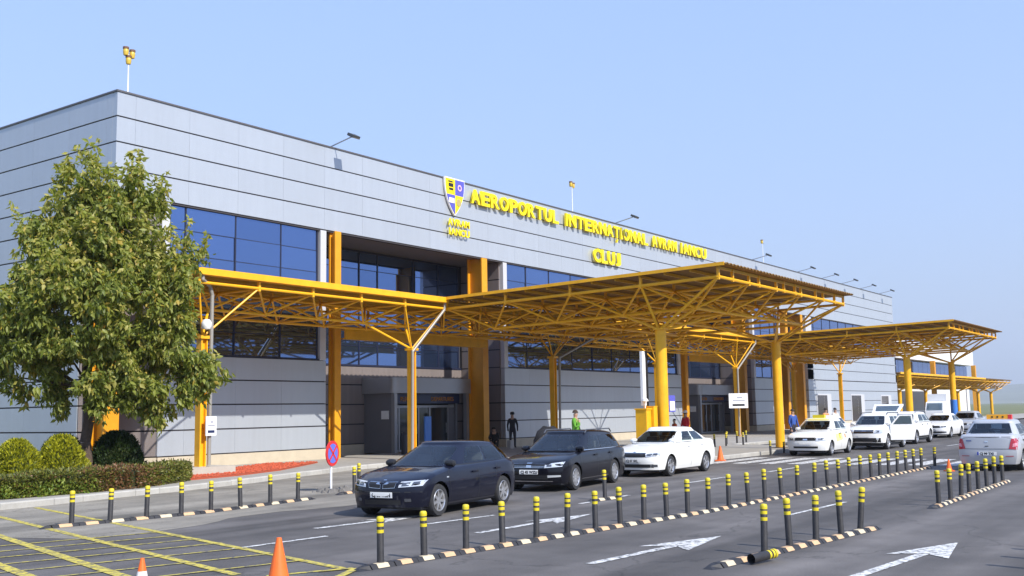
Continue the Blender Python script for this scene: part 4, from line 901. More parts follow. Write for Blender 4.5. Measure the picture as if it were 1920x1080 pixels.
def build_car(p, label, loc, heading, group='cars in front of the terminal', scale=(1,1,1), detail=True):
    """local frame: +x forward, +y left, z up, origin on the ground under the middle"""
    t = thing('parked_car' if p.get('taxi') is None else 'taxi', label, p.get('cat','car'), loc, heading, group); t.scale = scale
    L, W, H = p['L'], p['W'], p['H']; hw = W/2; wr = p['r']; ra = wr+.055
    xf, xr = p['xf'], p['xr']               # axle positions
    sill = p.get('sill',.20); P = paint_mat('paint '+p['paint'][0], p['paint'][1], p['paint'][2])
    top = p['top']                          # (x, z) of the body top without the cabin
    xs = set(np.round(np.linspace(-L/2,L/2,49),3))
    for xc in (xf,xr):
        for a in np.linspace(0,PI,15): xs.add(round(xc+ra*math.cos(a),4))
        xs.add(round(xc+ra+.002,4)); xs.add(round(xc-ra-.002,4))
    xs = sorted(xs)
    def zbot(x):
        for xc in (xf,xr):
            d = abs(x-xc)
            if d <= ra+.0005: return max(sill, wr+math.sqrt(max(0,ra*ra-d*d)))
        if x > xf: return sill+.02
        return sill
    def ywid(z):
        return hw*(1-.085*((.58-z)/.38)**2) if z < .58 else hw*(1-.07*((z-.58)/.40)**2)
    NR = 9
    def section(x):
        zb = zbot(x); zt = interp(top, x); zs = zt-.05; zb = min(zb, zs-.05); pts = []
        for k in range(NR):
            z = zb+(zs-zb)*k/(NR-1); pts.append((ywid(z), z))
        ye = ywid(zs); pts += [(ye*.955,zt-.018),(ye*.86,zt),(ye*.5,zt+.014),(0,zt+.02)]
        return pts
    nose = p.get('nose',.16); tailc = p.get('tail',.10)
    def warp(x,y,z):
        s = 1 if x > 0 else -1; tt = max(0,(abs(x)-(L/2-.62))/.62); k = nose if s > 0 else tailc
        ay = abs(y)/hw
        x2 = x-s*(k*1.25*ay**3.2)*tt**1.5
        zc = .48; dz = (z-zc)
        sl = (p.get('rake',.22) if s > 0 else p.get('rrake',.12))*max(0,dz)**1.6*2.2+(.35*max(0,-dz)**1.5)
        x2 -= s*sl*tt**3
        y2 = y*(1-.075*tt**2)
        return (x2,y2,z)
    b = MB(); rows = []
    for x in xs:
        sc = section(x); full = [(-y,z) for y,z in sc]+[(y,z) for y,z in sc[::-1][1:]]
        rows.append([warp(x,y,z) for y,z in full])
    b.grid(rows, flip=True)
    for x,fl in ((xs[0],True),(xs[-1],False)):
        sc = section(x)[:NR+1]; cols = []
        for q in np.linspace(-1,1,15): cols.append([warp(x, y*q, z) for y,z in sc]+[warp(x,sc[-1][0]*q*.6,interp(top,x)+.01)])
        b.grid(cols, flip=fl)
    body = b.build('body', P, t, smooth=38)
    bvh = BVHTree.FromPolygons([Vector(v) for v in b.v], b.f)
    # ---- cabin
    g = p['cabin']; n = 132; ex = g.get('ex',5.0)
    def ring(v):   # v 0..1 up the glass
        xa = g['xr0']+(g['xr1']-g['xr0'])*v**g.get('rp',1.0); xb = g['xf0']+(g['xf1']-g['xf0'])*v
        yw = g['w0']+(g['w1']-g['w0'])*v**1.25; z = g['z0']+(g['z1']-g['z0'])*v; return xa,xb,yw,z
    tt_ = np.linspace(0,2*PI,20001); ux = np.sign(np.cos(tt_))*np.abs(np.cos(tt_))**(2/ex); uy = np.sign(np.sin(tt_))*np.abs(np.sin(tt_))**(2/ex)
    ds = np.concatenate([[0],np.cumsum(np.hypot(np.diff(ux)*1.45,np.diff(uy)*.75))]); tgt = np.linspace(0,ds[-1],n+1)[:-1]; UX = np.interp(tgt,ds,ux); UY = np.interp(tgt,ds,uy)
    def ringpts(v, sc=1.0, zz=None):
        xa,xb,yw,z = ring(min(v,1)); c = (xa+xb)/2; a_ = (xb-xa)/2; out = []
        for k in range(n):
            px = float(c+a_*sc*UX[k]); py = float(yw*sc*UY[k])
            zadd = -g.get('arc',.05)*max(0,min(1,v))**1.5*((px-g.get('xpk',0))/1.6)**2
            out.append((px, py, (z if zz is None else zz)+zadd))
        return out
    cb = MB(); lev = [[(q[0],q[1],q[2]-.03) for q in ringpts(0)]]+[ringpts(v) for v in np.linspace(0,1,15)]
    zt = g['z1']; dz = H-zt
    lev += [ringpts(1.0, .985, zt+dz*.32), ringpts(1.0,.94,zt+dz*.62), ringpts(1.0,.80,zt+dz*.86), ringpts(1.0,.5,zt+dz*.98), ringpts(1.0,.02,zt+dz)]
    cb.grid([l+[l[0]] for l in lev], flip=True)
    cbvh = BVHTree.FromPolygons([Vector(v) for v in cb.v], cb.f)
    zv = lambda v: ring(v)[3]
    def side_x(v, f): xa,xb,_,_ = ring(v); return xa+(xb-xa)*f
    v0, v1 = g.get('v0',.10), g.get('v1',.86); rv0, rv1 = g.get('rv',(.12,.84))
    sq = [[(side_x(v0,f0),zv(v0)),(side_x(v0,f1),zv(v0)),(side_x(v1,f2),zv(v1)),(side_x(v1,f3),zv(v1))] for f0,f1,f2,f3 in g['side']]
    ya, yb = ring(v0)[2]*.86, ring(v1)[2]*.84; fq = [(-ya,zv(.03)),(ya,zv(.03)),(yb,zv(.91)),(-yb,zv(.91))]
    ya, yb = ring(rv0)[2]*.82, ring(rv1)[2]*.80; rq = [(-ya,zv(rv0)),(ya,zv(rv0)),(yb,zv(rv1)),(-yb,zv(rv1))]
    keep = []
    xmid = (g['xf0']+g['xr0'])/2
    for f in cb.f:
        P3 = [cb.v[i] for i in f]; nr = (Vector(P3[2])-Vector(P3[0])).cross(Vector(P3[3])-Vector(P3[1])); nr = nr.normalized() if nr.length > 0 else nr; hole = False
        if abs(nr.y) > .55: hole = any(all(inpoly((p_[0],p_[2]),q) for p_ in P3) for q in sq)
        elif abs(nr.x) > .15: hole = all(inpoly((p_[1],p_[2]), fq if P3[0][0] > xmid else rq) for p_ in P3)
        if not hole: keep.append(f)
    cb.f = keep; cb.m = [0]*len(keep); cabin = cb.build('cabin', P, t, smooth=40)
    # seats, dashboard and wheel seen through the glass
    zf = g['z0']-.05; it = MB(); SE = mat('car interior',(.07,.07,.072),.8)
    it.box((g['xr0']+.25,-hw*.80,zf-.12),(g['xf0']-.25,hw*.80,zf-.06)); it.box((g['xf0']-.42,-hw*.78,zf-.06),(g['xf0']-.12,hw*.78,zf+.03))
    it.build('interior_floor', SE, t)
    for xx in (g['xf1']+.05, g['xf1']-.85):
        for yy in (.36,-.36):
            z1 = g['z1']-.16; st_ = MB().add([(xx-.05,yy-.22,zf-.1),(xx+.08,yy-.22,zf-.1),(xx+.08,yy+.22,zf-.1),(xx-.05,yy+.22,zf-.1),(xx-.20,yy-.18,z1-.06),(xx-.10,yy-.18,z1-.06),(xx-.10,yy+.18,z1-.06),(xx-.20,yy+.18,z1-.06)],[(0,4,5,1),(1,5,6,2),(2,6,7,3),(3,7,4,0),(4,7,6,5)]).build('seat', SE, t)
            MB().cbox((xx-.18,yy,z1+.03),(.08,.24,.16)).build('headrest', SE, st_)
    MB().lathe([(.165,-.015),(.18,0),(.165,.015),(.15,0),(.165,-.015)], n=18, axis='y').build('steering_wheel', M_TRIM, t, loc=(g['xf0']-.5,.36,zf+.03)).rotation_euler = (0,0,PI/2)
    def patch(quad, axis, sgn, name, m, tree=None, off=.005, nu=7, nv=6, parent=t, sm=True):
        """quad: 4 corners in the plane across `axis`; x-axis: (y,z); y-axis: (x,z); cast inward from the side `sgn`"""
        tree = tree or bvh; a,b_,c,d = [Vector(q) for q in quad]; G = []
        for i in range(nu+1):
            row = []
            for j in range(nv+1):
                u, v = i/nu, j/nv; q = (a*(1-u)+b_*u)*(1-v)+(d*(1-u)+c*u)*v
                if axis == 'x': o = Vector((sgn*5,q[0],q[1])); dr = Vector((-sgn,0,0))
                else: o = Vector((q[0],sgn*3,q[1])); dr = Vector((0,-sgn,0))
                hit = tree.ray_cast(o,dr)
                row.append(tuple(hit[0]-dr*off) if hit[0] is not None else None)
            G.append(row)
        flat = [q for row in G for q in row if q]
        if not flat: return None
        ai = 0 if axis == 'x' else 1
        mean = sum(q[ai] for q in flat)/len(flat)
        for i,row in enumerate(G):
            for j,q in enumerate(row):
                if q is None:
                    u, v = i/nu, j/nv; e = (a*(1-u)+b_*u)*(1-v)+(d*(1-u)+c*u)*v
                    near = min(flat, key=lambda w: (w[1-ai if False else (1 if ai == 0 else 0)]-e[0])**2+(w[2]-e[1])**2)
                    G[i][j] = (near[0], e[0], e[1]) if axis == 'x' else (e[0], near[1], e[1])
        fl = (axis == 'x') == (sgn < 0)
        q = MB().grid(G, flip=fl); return q.build(name, m, parent, smooth=60 if sm else None)
    # ---- glass
    for sg in (1,-1):
        for (f0,f1,f2,f3) in g['side']:   # fractions: bottom rear, bottom front, top front, top rear
            patch([(side_x(v0,f0),zv(v0)),(side_x(v0,f1),zv(v0)),(side_x(v1,f2),zv(v1)),(side_x(v1,f3),zv(v1))],'y',sg,'side_window',M_CGLASS,cbvh,.004,8,5)
    ya, yb = ring(v0)[2]*.86, ring(v1)[2]*.84
    patch([(-ya,zv(.03)),(ya,zv(.03)),(yb,zv(.91)),(-yb,zv(.91))],'x',1,'windscreen',M_CGLASS,cbvh,.004,14,7)
    ya, yb = ring(rv0)[2]*.82, ring(rv1)[2]*.80
    patch([(-ya,zv(rv0)),(ya,zv(rv0)),(yb,zv(rv1)),(-yb,zv(rv1))],'x',-1,'rear_window',M_CGLASS,cbvh,.004,12,7)
    if g.get('trimline'):   # bright or black line under the side glass
        for sg in (1,-1): patch([(side_x(0,.06),zv(.0)),(side_x(0,.90),zv(.0)),(side_x(.05,.90),zv(.045)),(side_x(.05,.06),zv(.045))],'y',sg,'window_trim',g['trimline'],cbvh,.006,20,1)
    # ---- underbody and wheels
    MB().box((-L/2+.25,-hw*.86,.17),(L/2-.25,hw*.86,.32)).box((-L/2+.5,-hw*.62,.3),(L/2-.5,hw*.62,.62)).build('underbody', M_TRIM, t)
    ty,rim,hub = wheel_meshes(wr, p.get('spokes',5), 'a')
    for xc in (xf,xr):
        for sg in (1,-1):
            wo = bpy.data.objects.new('wheel', None); COL.objects.link(wo); wo.parent = t; wo.location = (xc, sg*(hw-.115), wr); wo.rotation_euler = (0, random.uniform(0,1), 0 if sg > 0 else PI)
            link('tyre', ty, wo); link('rim', rim, wo); link('brake_disc', hub, wo, (0,.03,0))
    # wheel wells
    b = MB()
    for xc in (xf,xr):
        for sg in (1,-1):
            for k in range(12):
                a0, a1 = PI*k/12, PI*(k+1)/12; y0, y1 = sg*hw*.60, sg*hw*.93
                b.add([(xc+(ra+.01)*math.cos(a0),y0,wr+(ra+.01)*math.sin(a0)),(xc+(ra+.01)*math.cos(a1),y0,wr+(ra+.01)*math.sin(a1)),(xc+(ra+.01)*math.cos(a1),y1,wr+(ra+.01)*math.sin(a1)),(xc+(ra+.01)*math.cos(a0),y1,wr+(ra+.01)*math.sin(a0))],[(0,1,2,3)])
    b.build('wheel_wells', M_TRIM, t)
    # ---- lamps, grille, plates and so on, laid on the body
    for q in p.get('front',[]):
        nm, m, quad, mirror = q[:4]
        for sg in ((1,-1) if mirror else (1,)):
            patch([(sg*a,z) for a,z in quad] if sg > 0 else [(-a,z) for a,z in quad], 'x', 1, nm, m, off=q[4] if len(q) > 4 else .008)
    for q in p.get('rear',[]):
        nm, m, quad, mirror = q[:4]
        for sg in ((1,-1) if mirror else (1,)): patch([(sg*a,z) for a,z in quad], 'x', -1, nm, m, off=q[4] if len(q) > 4 else .008)
    for q in p.get('sidep',[]):
        nm, m, quad = q[:3]
        for sg in (1,-1): patch(quad, 'y', sg, nm, m, off=q[3] if len(q) > 3 else .006, nu=10, nv=3)
    # door seams
    for x0,x1,z0,z1 in p.get('seams',[]):
        for sg in (1,-1): patch([(x0-.006,z0),(x0+.006,z0),(x1+.006,z1),(x1-.006,z1)],'y',sg,'door_seam',M_TRIM,off=.003,nu=1,nv=8)
    for x,z in p.get('handles',[]):
        for sg in (1,-1):
            hit = bvh.ray_cast(Vector((x,sg*3,z)),Vector((0,-sg,0)))
            if hit[0] is not None: MB().cbox((0,0,0),(.20,.035,.032)).build('door_handle', p.get('hmat',P), t, loc=hit[0]+Vector((0,sg*.018,0)))
    # mirrors
    mx, mz = p['mirror']
    for sg in (1,-1):
        hit = cbvh.ray_cast(Vector((mx,sg*3,mz+.03)),Vector((0,-sg,0))); y = abs(hit[0].y) if hit[0] is not None else hw*.85
        b = MB().lathe([(0,-.11),(.055,-.105),(.085,-.05),(.088,.03),(.07,.095),(0,.11)], n=14)
        b.v = [(vx*.95, sg*(.0)+vz, vy*.85) for vx,vy,vz in b.v]
        mo = b.build('mirror', p.get('mmat',P), t, smooth=50, loc=(mx,sg*(y+.15),mz)); MB().cyl((0,-sg*.16,-.05),(0,-sg*.02,-.03),.022,6).build('mirror_arm', M_TRIM, mo)
    for q in p.get('text',[]):
        body, size, x, y, z, facing, m = q
        me = text_mesh(body, size, .002, 'plate_text', .004); me.materials.append(m); 
        hit = bvh.ray_cast(Vector((5*facing,y,z)),Vector((-facing,0,0)))
        xx = hit[0].x+facing*.016 if hit[0] is not None else facing*L/2
        o = link('plate_text', me, t, (xx, y-.0 , z)); o.rotation_euler = (PI/2,0,PI/2 if facing > 0 else -PI/2)
    t['_b'] = 0; del t['_b']
    return t, dict(bvh=bvh,cbvh=cbvh,P=P,patch=patch)
def rect(y0,y1,z0,z1): return [(y0,z0),(y1,z0),(y1,z1),(y0,z1)]
def plate(zc, txt, rear=False):
    w_ = .26
    return [('number_plate',M_PLATE,rect(-w_,w_,zc-.055,zc+.055),False,.013)]
# ------- dark blue hatchback
HATCH = dict(L=4.24,W=1.76,H=1.43,r=.315,xf=1.36,xr=-1.30,sill=.20,paint=('dark blue',(.005,.006,.016),.1),
  top=[(-2.12,.86),(-2.0,.96),(-1.5,1.0),(.35,.97),(.75,.955),(1.5,.85),(1.95,.73),(2.12,.66)], nose=.20, tail=.16, rake=.18, rrake=.10, spokes=7,
  cabin=dict(xr0=-2.02,xr1=-1.66,xf0=.98,xf1=.05,w0=.80,w1=.57,z0=.95,z1=1.36,ex=5.0,rp=1.8,arc=.085,xpk=-.15,side=[(.49,.80,.86,.57),(.20,.47,.54,.24),(.075,.185,.21,.13)],trimline=M_TRIM),
  front=[('headlight',M_LAMP,[(.38,.60),(.80,.63),(.84,.74),(.40,.71)],True,.012),('headlight_ring',M_LAMPD,[(.44,.625),(.58,.635),(.58,.70),(.45,.69)],True,.016),('headlight_ring',M_LAMPD,[(.62,.64),(.74,.65),(.75,.715),(.63,.705)],True,.016),
         ('kidney_rim',M_CHROME,[(.025,.575),(.30,.59),(.33,.71),(.03,.70)],True,.008),('kidney_grille',M_TRIM,[(.034,.582),(.292,.598),(.322,.703),(.038,.694)],True,.013),
         ('lower_grille',M_TRIM,rect(-.42,.42,.27,.36),False,.006),('fog_lamp',M_LAMPD,rect(.50,.62,.33,.39),True,.01),('bumper_line',M_TRIM,rect(-.80,.80,.505,.52),False,.006),('badge',M_CHROME,rect(-.035,.035,.728,.742),False,.012)]+plate(.455,''),
  rear=[('tail_light',M_TAIL,[(.42,.72),(.80,.74),(.80,.88),(.45,.88)],True),('number_plate',M_PLATE,rect(-.26,.26,.62,.72),False)],
  seams=[(.92,1.02,.28,.94),(-.22,-.20,.25,.95),(-.92,-1.02,.62,.96)],handles=[(-.02,.80),(-1.0,.82)],mirror=(.72,1.0),mmat=M_TRIM,
  sidep=[('sill_strip',mat('sill dark',(.02,.02,.026),.5),[(-.95,.215),(.98,.215),(.98,.25),(-.95,.25)]),('side_repeater',M_LAMP,[(1.02,.74),(1.10,.74),(1.10,.76),(1.02,.76)])],
  text=[('CJ 85 RCN',.095,2.2,-.22,.42,1,M_TRIM)])
# ------- black estate
ESTATE = dict(L=4.77,W=1.82,H=1.50,r=.325,xf=1.44,xr=-1.27,sill=.20,paint=('black blue',(.004,.004,.008),.1),
  top=[(-2.38,.90),(-2.25,.98),(-1.6,1.02),(.45,.99),(.95,.965),(1.6,.88),(2.15,.77),(2.38,.68)], nose=.18,tail=.12,rake=.16,rrake=.05,spokes=10,
  cabin=dict(xr0=-2.26,xr1=-2.02,xf0=1.18,xf1=.28,w0=.83,w1=.63,z0=.975,z1=1.40,ex=6,rp=1.3,side=[(.56,.82,.86,.62),(.31,.545,.60,.33),(.09,.295,.315,.13)],trimline=M_CHROME),
  front=[('headlight',M_LAMP,[(.42,.60),(.83,.63),(.86,.75),(.44,.70)],True,.012),('headlight_ring',M_LAMPD,[(.48,.63),(.60,.635),(.60,.69),(.48,.685)],True,.016),('grille',M_TRIM,rect(-.42,.42,.60,.70),False,.008),('grille_bar',M_CHROME,rect(-.42,.42,.605,.615),False,.012),('grille_bar',M_CHROME,rect(-.42,.42,.64,.65),False,.012),('grille_bar',M_CHROME,rect(-.42,.42,.69,.70),False,.012),('badge',M_CHROME,rect(-.07,.07,.61,.73),False,.016),
         ('lower_grille',M_TRIM,rect(-.5,.5,.32,.42),False,.006),('fog_lamp',M_LAMP,[(.50,.36),(.80,.38),(.80,.42),(.50,.42)],True,.01),('chrome_lip',M_CHROME,rect(-.82,.82,.262,.278),False,.008)]+plate(.50,''),
  rear=[('tail_light',M_TAIL,rect(.50,.84,.78,.92),True),('number_plate',M_PLATE,rect(-.26,.26,.70,.80),False)],
  seams=[(1.02,1.12,.28,.96),(-.05,-.04,.25,.97),(-.92,-1.02,.66,.98)],handles=[(.12,.84),(-.98,.86)],mirror=(.92,1.03),mmat=paint_mat('paint black blue',(.004,.004,.008),.1),
  sidep=[('chrome_sill',M_CHROME,[(-.85,.255),(.98,.255),(.98,.272),(-.85,.272)])],text=[('CJ 45 WZU',.095,2.4,-.22,.465,1,M_TRIM)])
# ------- white sedan
SEDAN = dict(L=4.48,W=1.71,H=1.46,r=.31,xf=1.36,xr=-1.24,sill=.20,paint=('white',(.80,.80,.77),.0),
  top=[(-2.24,.94),(-2.1,1.03),(-1.55,1.06),(.35,1.0),(.85,.965),(1.5,.88),(2.05,.76),(2.24,.66)], nose=.20,tail=.13,rake=.16,rrake=.10,spokes=5,
  cabin=dict(arc=.09,xpk=-.2,xr0=-1.86,xr1=-1.0,xf0=1.10,xf1=.20,w0=.78,w1=.59,z0=.985,z1=1.37,ex=5.5,rp=1.25,side=[(.505,.80,.85,.53),(.19,.49,.515,.17)],trimline=M_TRIM),
  front=[('headlight',M_LAMP,[(.40,.60),(.78,.63),(.80,.745),(.42,.71)],True,.012),('headlight_ring',M_LAMPD,[(.44,.63),(.56,.635),(.56,.70),(.44,.69)],True,.016),('headlight_ring',M_LAMPD,[(.60,.645),(.71,.65),(.71,.715),(.60,.705)],True,.016),('grille',M_TRIM,[(-.42,.60),(.42,.60),(.38,.72),(-.38,.72)],False,.010),('grille_bar',M_CHROME,rect(-.40,.40,.715,.73),False,.014),('badge',M_CHROME,rect(-.04,.04,.735,.755),False,.012),
         ('lower_grille',M_TRIM,rect(-.62,.62,.29,.39),False,.008),('fog_lamp',M_LAMPD,rect(.56,.72,.31,.38),True,.012)]+plate(.49,''),
  rear=[('tail_light',M_TAIL,rect(.5,.8,.76,.96),True),('number_plate',M_PLATE,rect(-.26,.26,.72,.82),False)],
  seams=[(.95,1.03,.28,.97),(-.12,-.10,.25,1.0),(-.95,-1.0,.66,1.02)],handles=[(.05,.87),(-.95,.90)],mirror=(.86,1.04),
  text=[('CJ 07 SKL',.095,2.3,-.22,.455,1,M_TRIM)])
# ------- small saloon used as taxi
LOGAN = dict(L=4.27,W=1.74,H=1.53,r=.30,xf=1.32,xr=-1.29,sill=.21,paint=('taxi white',(.80,.80,.78),.0),cat='taxi',taxi=1,
  top=[(-2.13,.98),(-2.02,1.08),(-1.45,1.10),(.30,1.02),(.78,1.0),(1.4,.93),(1.95,.82),(2.13,.70)], nose=.17,tail=.07,rake=.16,rrake=.04,spokes=8,
  cabin=dict(xr0=-1.66,xr1=-1.12,xf0=1.02,xf1=.22,w0=.79,w1=.61,z0=1.03,z1=1.44,ex=6,rp=1.0,rv=(.14,.92),side=[(.49,.80,.86,.52),(.165,.475,.50,.185)],trimline=M_TRIM),
  front=[('headlight',M_LAMP,[(.42,.61),(.80,.63),(.80,.76),(.46,.75)],True,.012),('headlight_ring',M_LAMPD,[(.52,.65),(.68,.655),(.68,.73),(.53,.725)],True,.016),('grille',M_TRIM,[(-.42,.63),(.42,.63),(.44,.745),(-.44,.745)],False,.010),('grille_bar',M_CHROME,rect(-.4,.4,.74,.755),False,.014),('badge',M_CHROME,rect(-.09,.09,.645,.73),False,.016),('lower_grille',M_TRIM,rect(-.5,.5,.32,.40),False,.008)]+plate(.52,''),
  rear=[('tail_light',M_TAIL,[(.60,.66),(.82,.64),(.83,.98),(.68,.96)],True,.012),('tail_light_clear',M_TAILW,[(.70,.72),(.82,.74),(.82,.84),(.72,.82)],True,.017),('number_plate',M_PLATE,rect(-.27,.27,.47,.58),False,.014),('plate_band',M_EU,rect(.23,.27,.475,.575),False,.018),('boot_seam',M_TRIM,rect(-.62,.62,.655,.668),False,.006),('boot_lip',M_TRIM,rect(-.66,.66,1.005,1.02),False,.006),('badge',M_CHROME,rect(-.05,.05,.86,.90),False,.01),('boot_lock',M_TRIM,rect(-.05,.05,.73,.755),False,.01),('rear_reflector',M_TAIL,rect(.5,.72,.44,.46),True,.01),('badge_script',mat('badge blue',(.1,.14,.3),.4),rect(.42,.58,.88,.92),False,.01)],
  seams=[(.92,1.0,.30,1.0),(-.10,-.08,.27,1.03),(-.95,-1.0,.68,1.05)],handles=[(.05,.88),(-.92,.90)],hmat=M_TRIM,mirror=(.84,1.08))
# ------- tall off-road car
SUV = dict(L=4.32,W=1.82,H=1.66,r=.35,xf=1.36,xr=-1.31,sill=.30,paint=('suv white',(.80,.80,.79),.0),
  top=[(-2.16,1.06),(-2.05,1.14),(-1.5,1.16),(.45,1.10),(.95,1.08),(1.5,1.02),(1.98,.93),(2.16,.82)], nose=.16,tail=.10,rake=.14,rrake=.05,spokes=5,
  cabin=dict(xr0=-2.05,xr1=-1.62,xf0=1.16,xf1=.42,w0=.83,w1=.65,z0=1.10,z1=1.56,ex=6,rp=1.3,side=[(.54,.82,.87,.58),(.28,.525,.565,.30),(.10,.265,.285,.15)],trimline=M_TRIM),
  front=[('headlight',M_LAMP,[(.46,.74),(.82,.75),(.83,.90),(.48,.90)],True,.012),('headlight_ring',M_LAMPD,[(.54,.78),(.68,.78),(.68,.87),(.54,.87)],True,.016),('grille',M_TRIM,rect(-.44,.44,.75,.90),False,.010),('grille_bar',M_CHROME,rect(-.40,.40,.80,.82),False,.014),('grille_bar',M_CHROME,rect(-.40,.40,.85,.865),False,.014),('badge',M_CHROME,rect(-.1,.1,.79,.87),False,.018),('lower_grille',M_TRIM,rect(-.74,.74,.34,.54),False,.008),('skid_plate',M_CHROME,rect(-.4,.4,.335,.375),False,.014),('fog_lamp',M_LAMP,rect(.56,.66,.46,.54),True,.014)]+plate(.62,''),
  rear=[('tail_light',M_TAIL,rect(.66,.84,.8,1.05),True),('number_plate',M_PLATE,rect(-.26,.26,.8,.92),False)],
  seams=[(.98,1.06,.38,1.06),(-.05,-.04,.34,1.08),(-.9,-1.0,.75,1.1)],handles=[(.08,.96),(-.95,.98)],hmat=M_TRIM,mirror=(.92,1.16),sidep=[('sill_trim',M_TRIM,[(-.9,.31),(.95,.31),(.95,.40),(-.9,.40)])])
def variant(base, **kw):
    import copy; d = dict(base); d.update(kw); return d
def rails(t, h, xa, xb, y, m=M_TRIM):
    for sg in (1,-1):
        b = MB().cyl((xa,sg*y,h-.06),(xa+.12,sg*y,h+.03),.018,6).cyl((xa+.12,sg*y,h+.03),(xb-.12,sg*y,h+.03),.018,6).cyl((xb-.12,sg*y,h+.03),(xb,sg*y,h-.06),.018,6); b.build('roof_rail', m, t)
random.seed(17)
car1,_ = build_car(HATCH,'dark blue hatchback with twin rounded grille parked nearest the camera',(-4.06,-18.3,0),R(187.9))
car2,_ = build_car(ESTATE,'black estate car with roof rails parked between the hatchback and white sedan',(2.79,-17.11,0),R(188.9)); rails(car2,1.47,-1.75,.15,.60,mat('rail grey',(.15,.15,.16),.35,.6))
car3,_ = build_car(SEDAN,'white sedan parked behind the black estate car',(8.57,-17.09,0),R(181.8))
car4,k4 = build_car(LOGAN,'white taxi with a yellow roof front and side emblem',(22.5,-17.17,0),R(183))
k4['patch']([(-.30,.62),(.62,.55),(.72,.86),(-.30,.90)],'y',1,'side_emblem',mat('emblem cream',(.72,.62,.28),.4),off=.007); k4['patch']([(.05,.68),(.22,.68),(.25,.86),(.08,.86)],'y',1,'emblem_mark',M_SIGNY,off=.012); k4['patch']([(-.75,.68),(-.6,.68),(-.58,.84),(-.76,.84)],'y',1,'emblem_mark',mat('emblem orange',(.7,.25,.06),.4),off=.009)
def roofsign(t, x, z, m, w_=.5, extra=None):
    o = MB().box((x-.10,-w_/2,z-.02),(x+.10,w_/2,z+.13)).build('taxi_sign', m, t)
    if extra: MB().box((x-.105,-w_/2-.10,z-.02),(x+.095,-w_/2,z+.125)).build('sign_end', extra, o); 
    for k in range(3): MB().box((x-.108,-w_*.3+k*w_*.25,z+.03),(x-.101,-w_*.3+k*w_*.25+.05,z+.08)).build('sign_mark', M_TRIM, o)
k4['patch']([(-.50,1.415),(.50,1.415),(.46,1.505),(-.46,1.505)],'x',1,'roof_band',mat('pale yellow paint',(.74,.66,.22),.4),tree=k4['cbvh'],off=.006)
roofsign(car4,.0,1.52,mat('taxi yellow',(.75,.62,.02),.4)); 
car5,_ = build_car(SUV,'white off-road car with its driver door open behind the taxi',(28.96,-17.6,0),R(181)); rails(car5,1.63,-1.6,.4,.62,M_TRIM)
# open door
hx = 1.0; dd = bpy.data.objects.new('open_door',None); COL.objects.link(dd); dd.parent = car5; dd.location = (hx,.90,0); dd.rotation_euler = (0,0,-R(62)); dd['label'] = 'white driver door standing open'
MB().box((-1.05,-.03,.42),(0,.03,1.10)).build('door_skin',MATS['paint suv white'],dd)
MB().add([(-1.05,-.025,1.10),(-1.0,-.025,1.56),(-.42,-.025,1.56),(-.02,-.025,1.10),(-1.05,.025,1.10),(-1.0,.025,1.56),(-.42,.025,1.56),(-.02,.025,1.10)],[(0,3,2,1),(4,5,6,7),(0,1,5,4),(1,2,6,5),(2,3,7,6)]).build('window_frame',MATS['paint suv white'],dd)
MB().add([(-.98,-.03,1.13),(-.94,-.03,1.51),(-.45,-.03,1.51),(-.12,-.03,1.13),(-.98,.03,1.13),(-.94,.03,1.51),(-.45,.03,1.51),(-.12,.03,1.13)],[(0,3,2,1),(4,5,6,7)]).build('window_glass',M_CGLASS,dd)
# raised tailgate
tg = bpy.data.objects.new('tailgate',None); COL.objects.link(tg); tg.parent = car5; tg.location = (-1.62,0,1.60); tg['label'] = 'raised white tailgate'
MB().add([(0,-.62,0),(0,.62,0),(-.75,.70,.38),(-.75,-.70,.38),(0,-.62,.05),(0,.62,.05),(-.75,.70,.45),(-.75,-.70,.45)],[(0,1,2,3),(4,7,6,5),(0,4,5,1),(2,6,7,3),(1,5,6,2),(3,7,4,0)]).build('gate_panel',MATS['paint suv white'],tg)
MB().add([(-.12,-.5,.115),(-.12,.5,.115),(-.6,.56,.37),(-.6,-.56,.37)],[(0,3,2,1),(0,1,2,3)]).build('gate_glass',M_CGLASS,tg)
car6,_ = build_car(variant(SUV,paint=('white two',(.80,.80,.79),.0)),'white off-road car parked behind the one with its door open',(36.0,-17.04,0),R(180)); rails(car6,1.63,-1.6,.4,.62,M_GREYM)
car7,_ = build_car(variant(LOGAN,taxi=None,cat='car',paint=('white three',(.78,.78,.78),.0)),'white saloon half hidden behind the white taxi',(33.2,-13.6,0),PI)
car8,_ = build_car(LOGAN,'silver taxi seen from behind with an orange roof sign',(15.75,-26.0,0),R(-4)) if False else build_car(variant(LOGAN,paint=('silver',(.50,.51,.53),.55),text=[('CJ 99 TXI',.095,-2.2,.2,.49,-1,M_TRIM)]),'silver taxi seen from behind with an orange roof sign',(14.68,-25.72,0),R(1.0))
roofsign(car8,-.05,1.53,mat('taxi orange',(.85,.38,.02),.4),.62,M_RED)
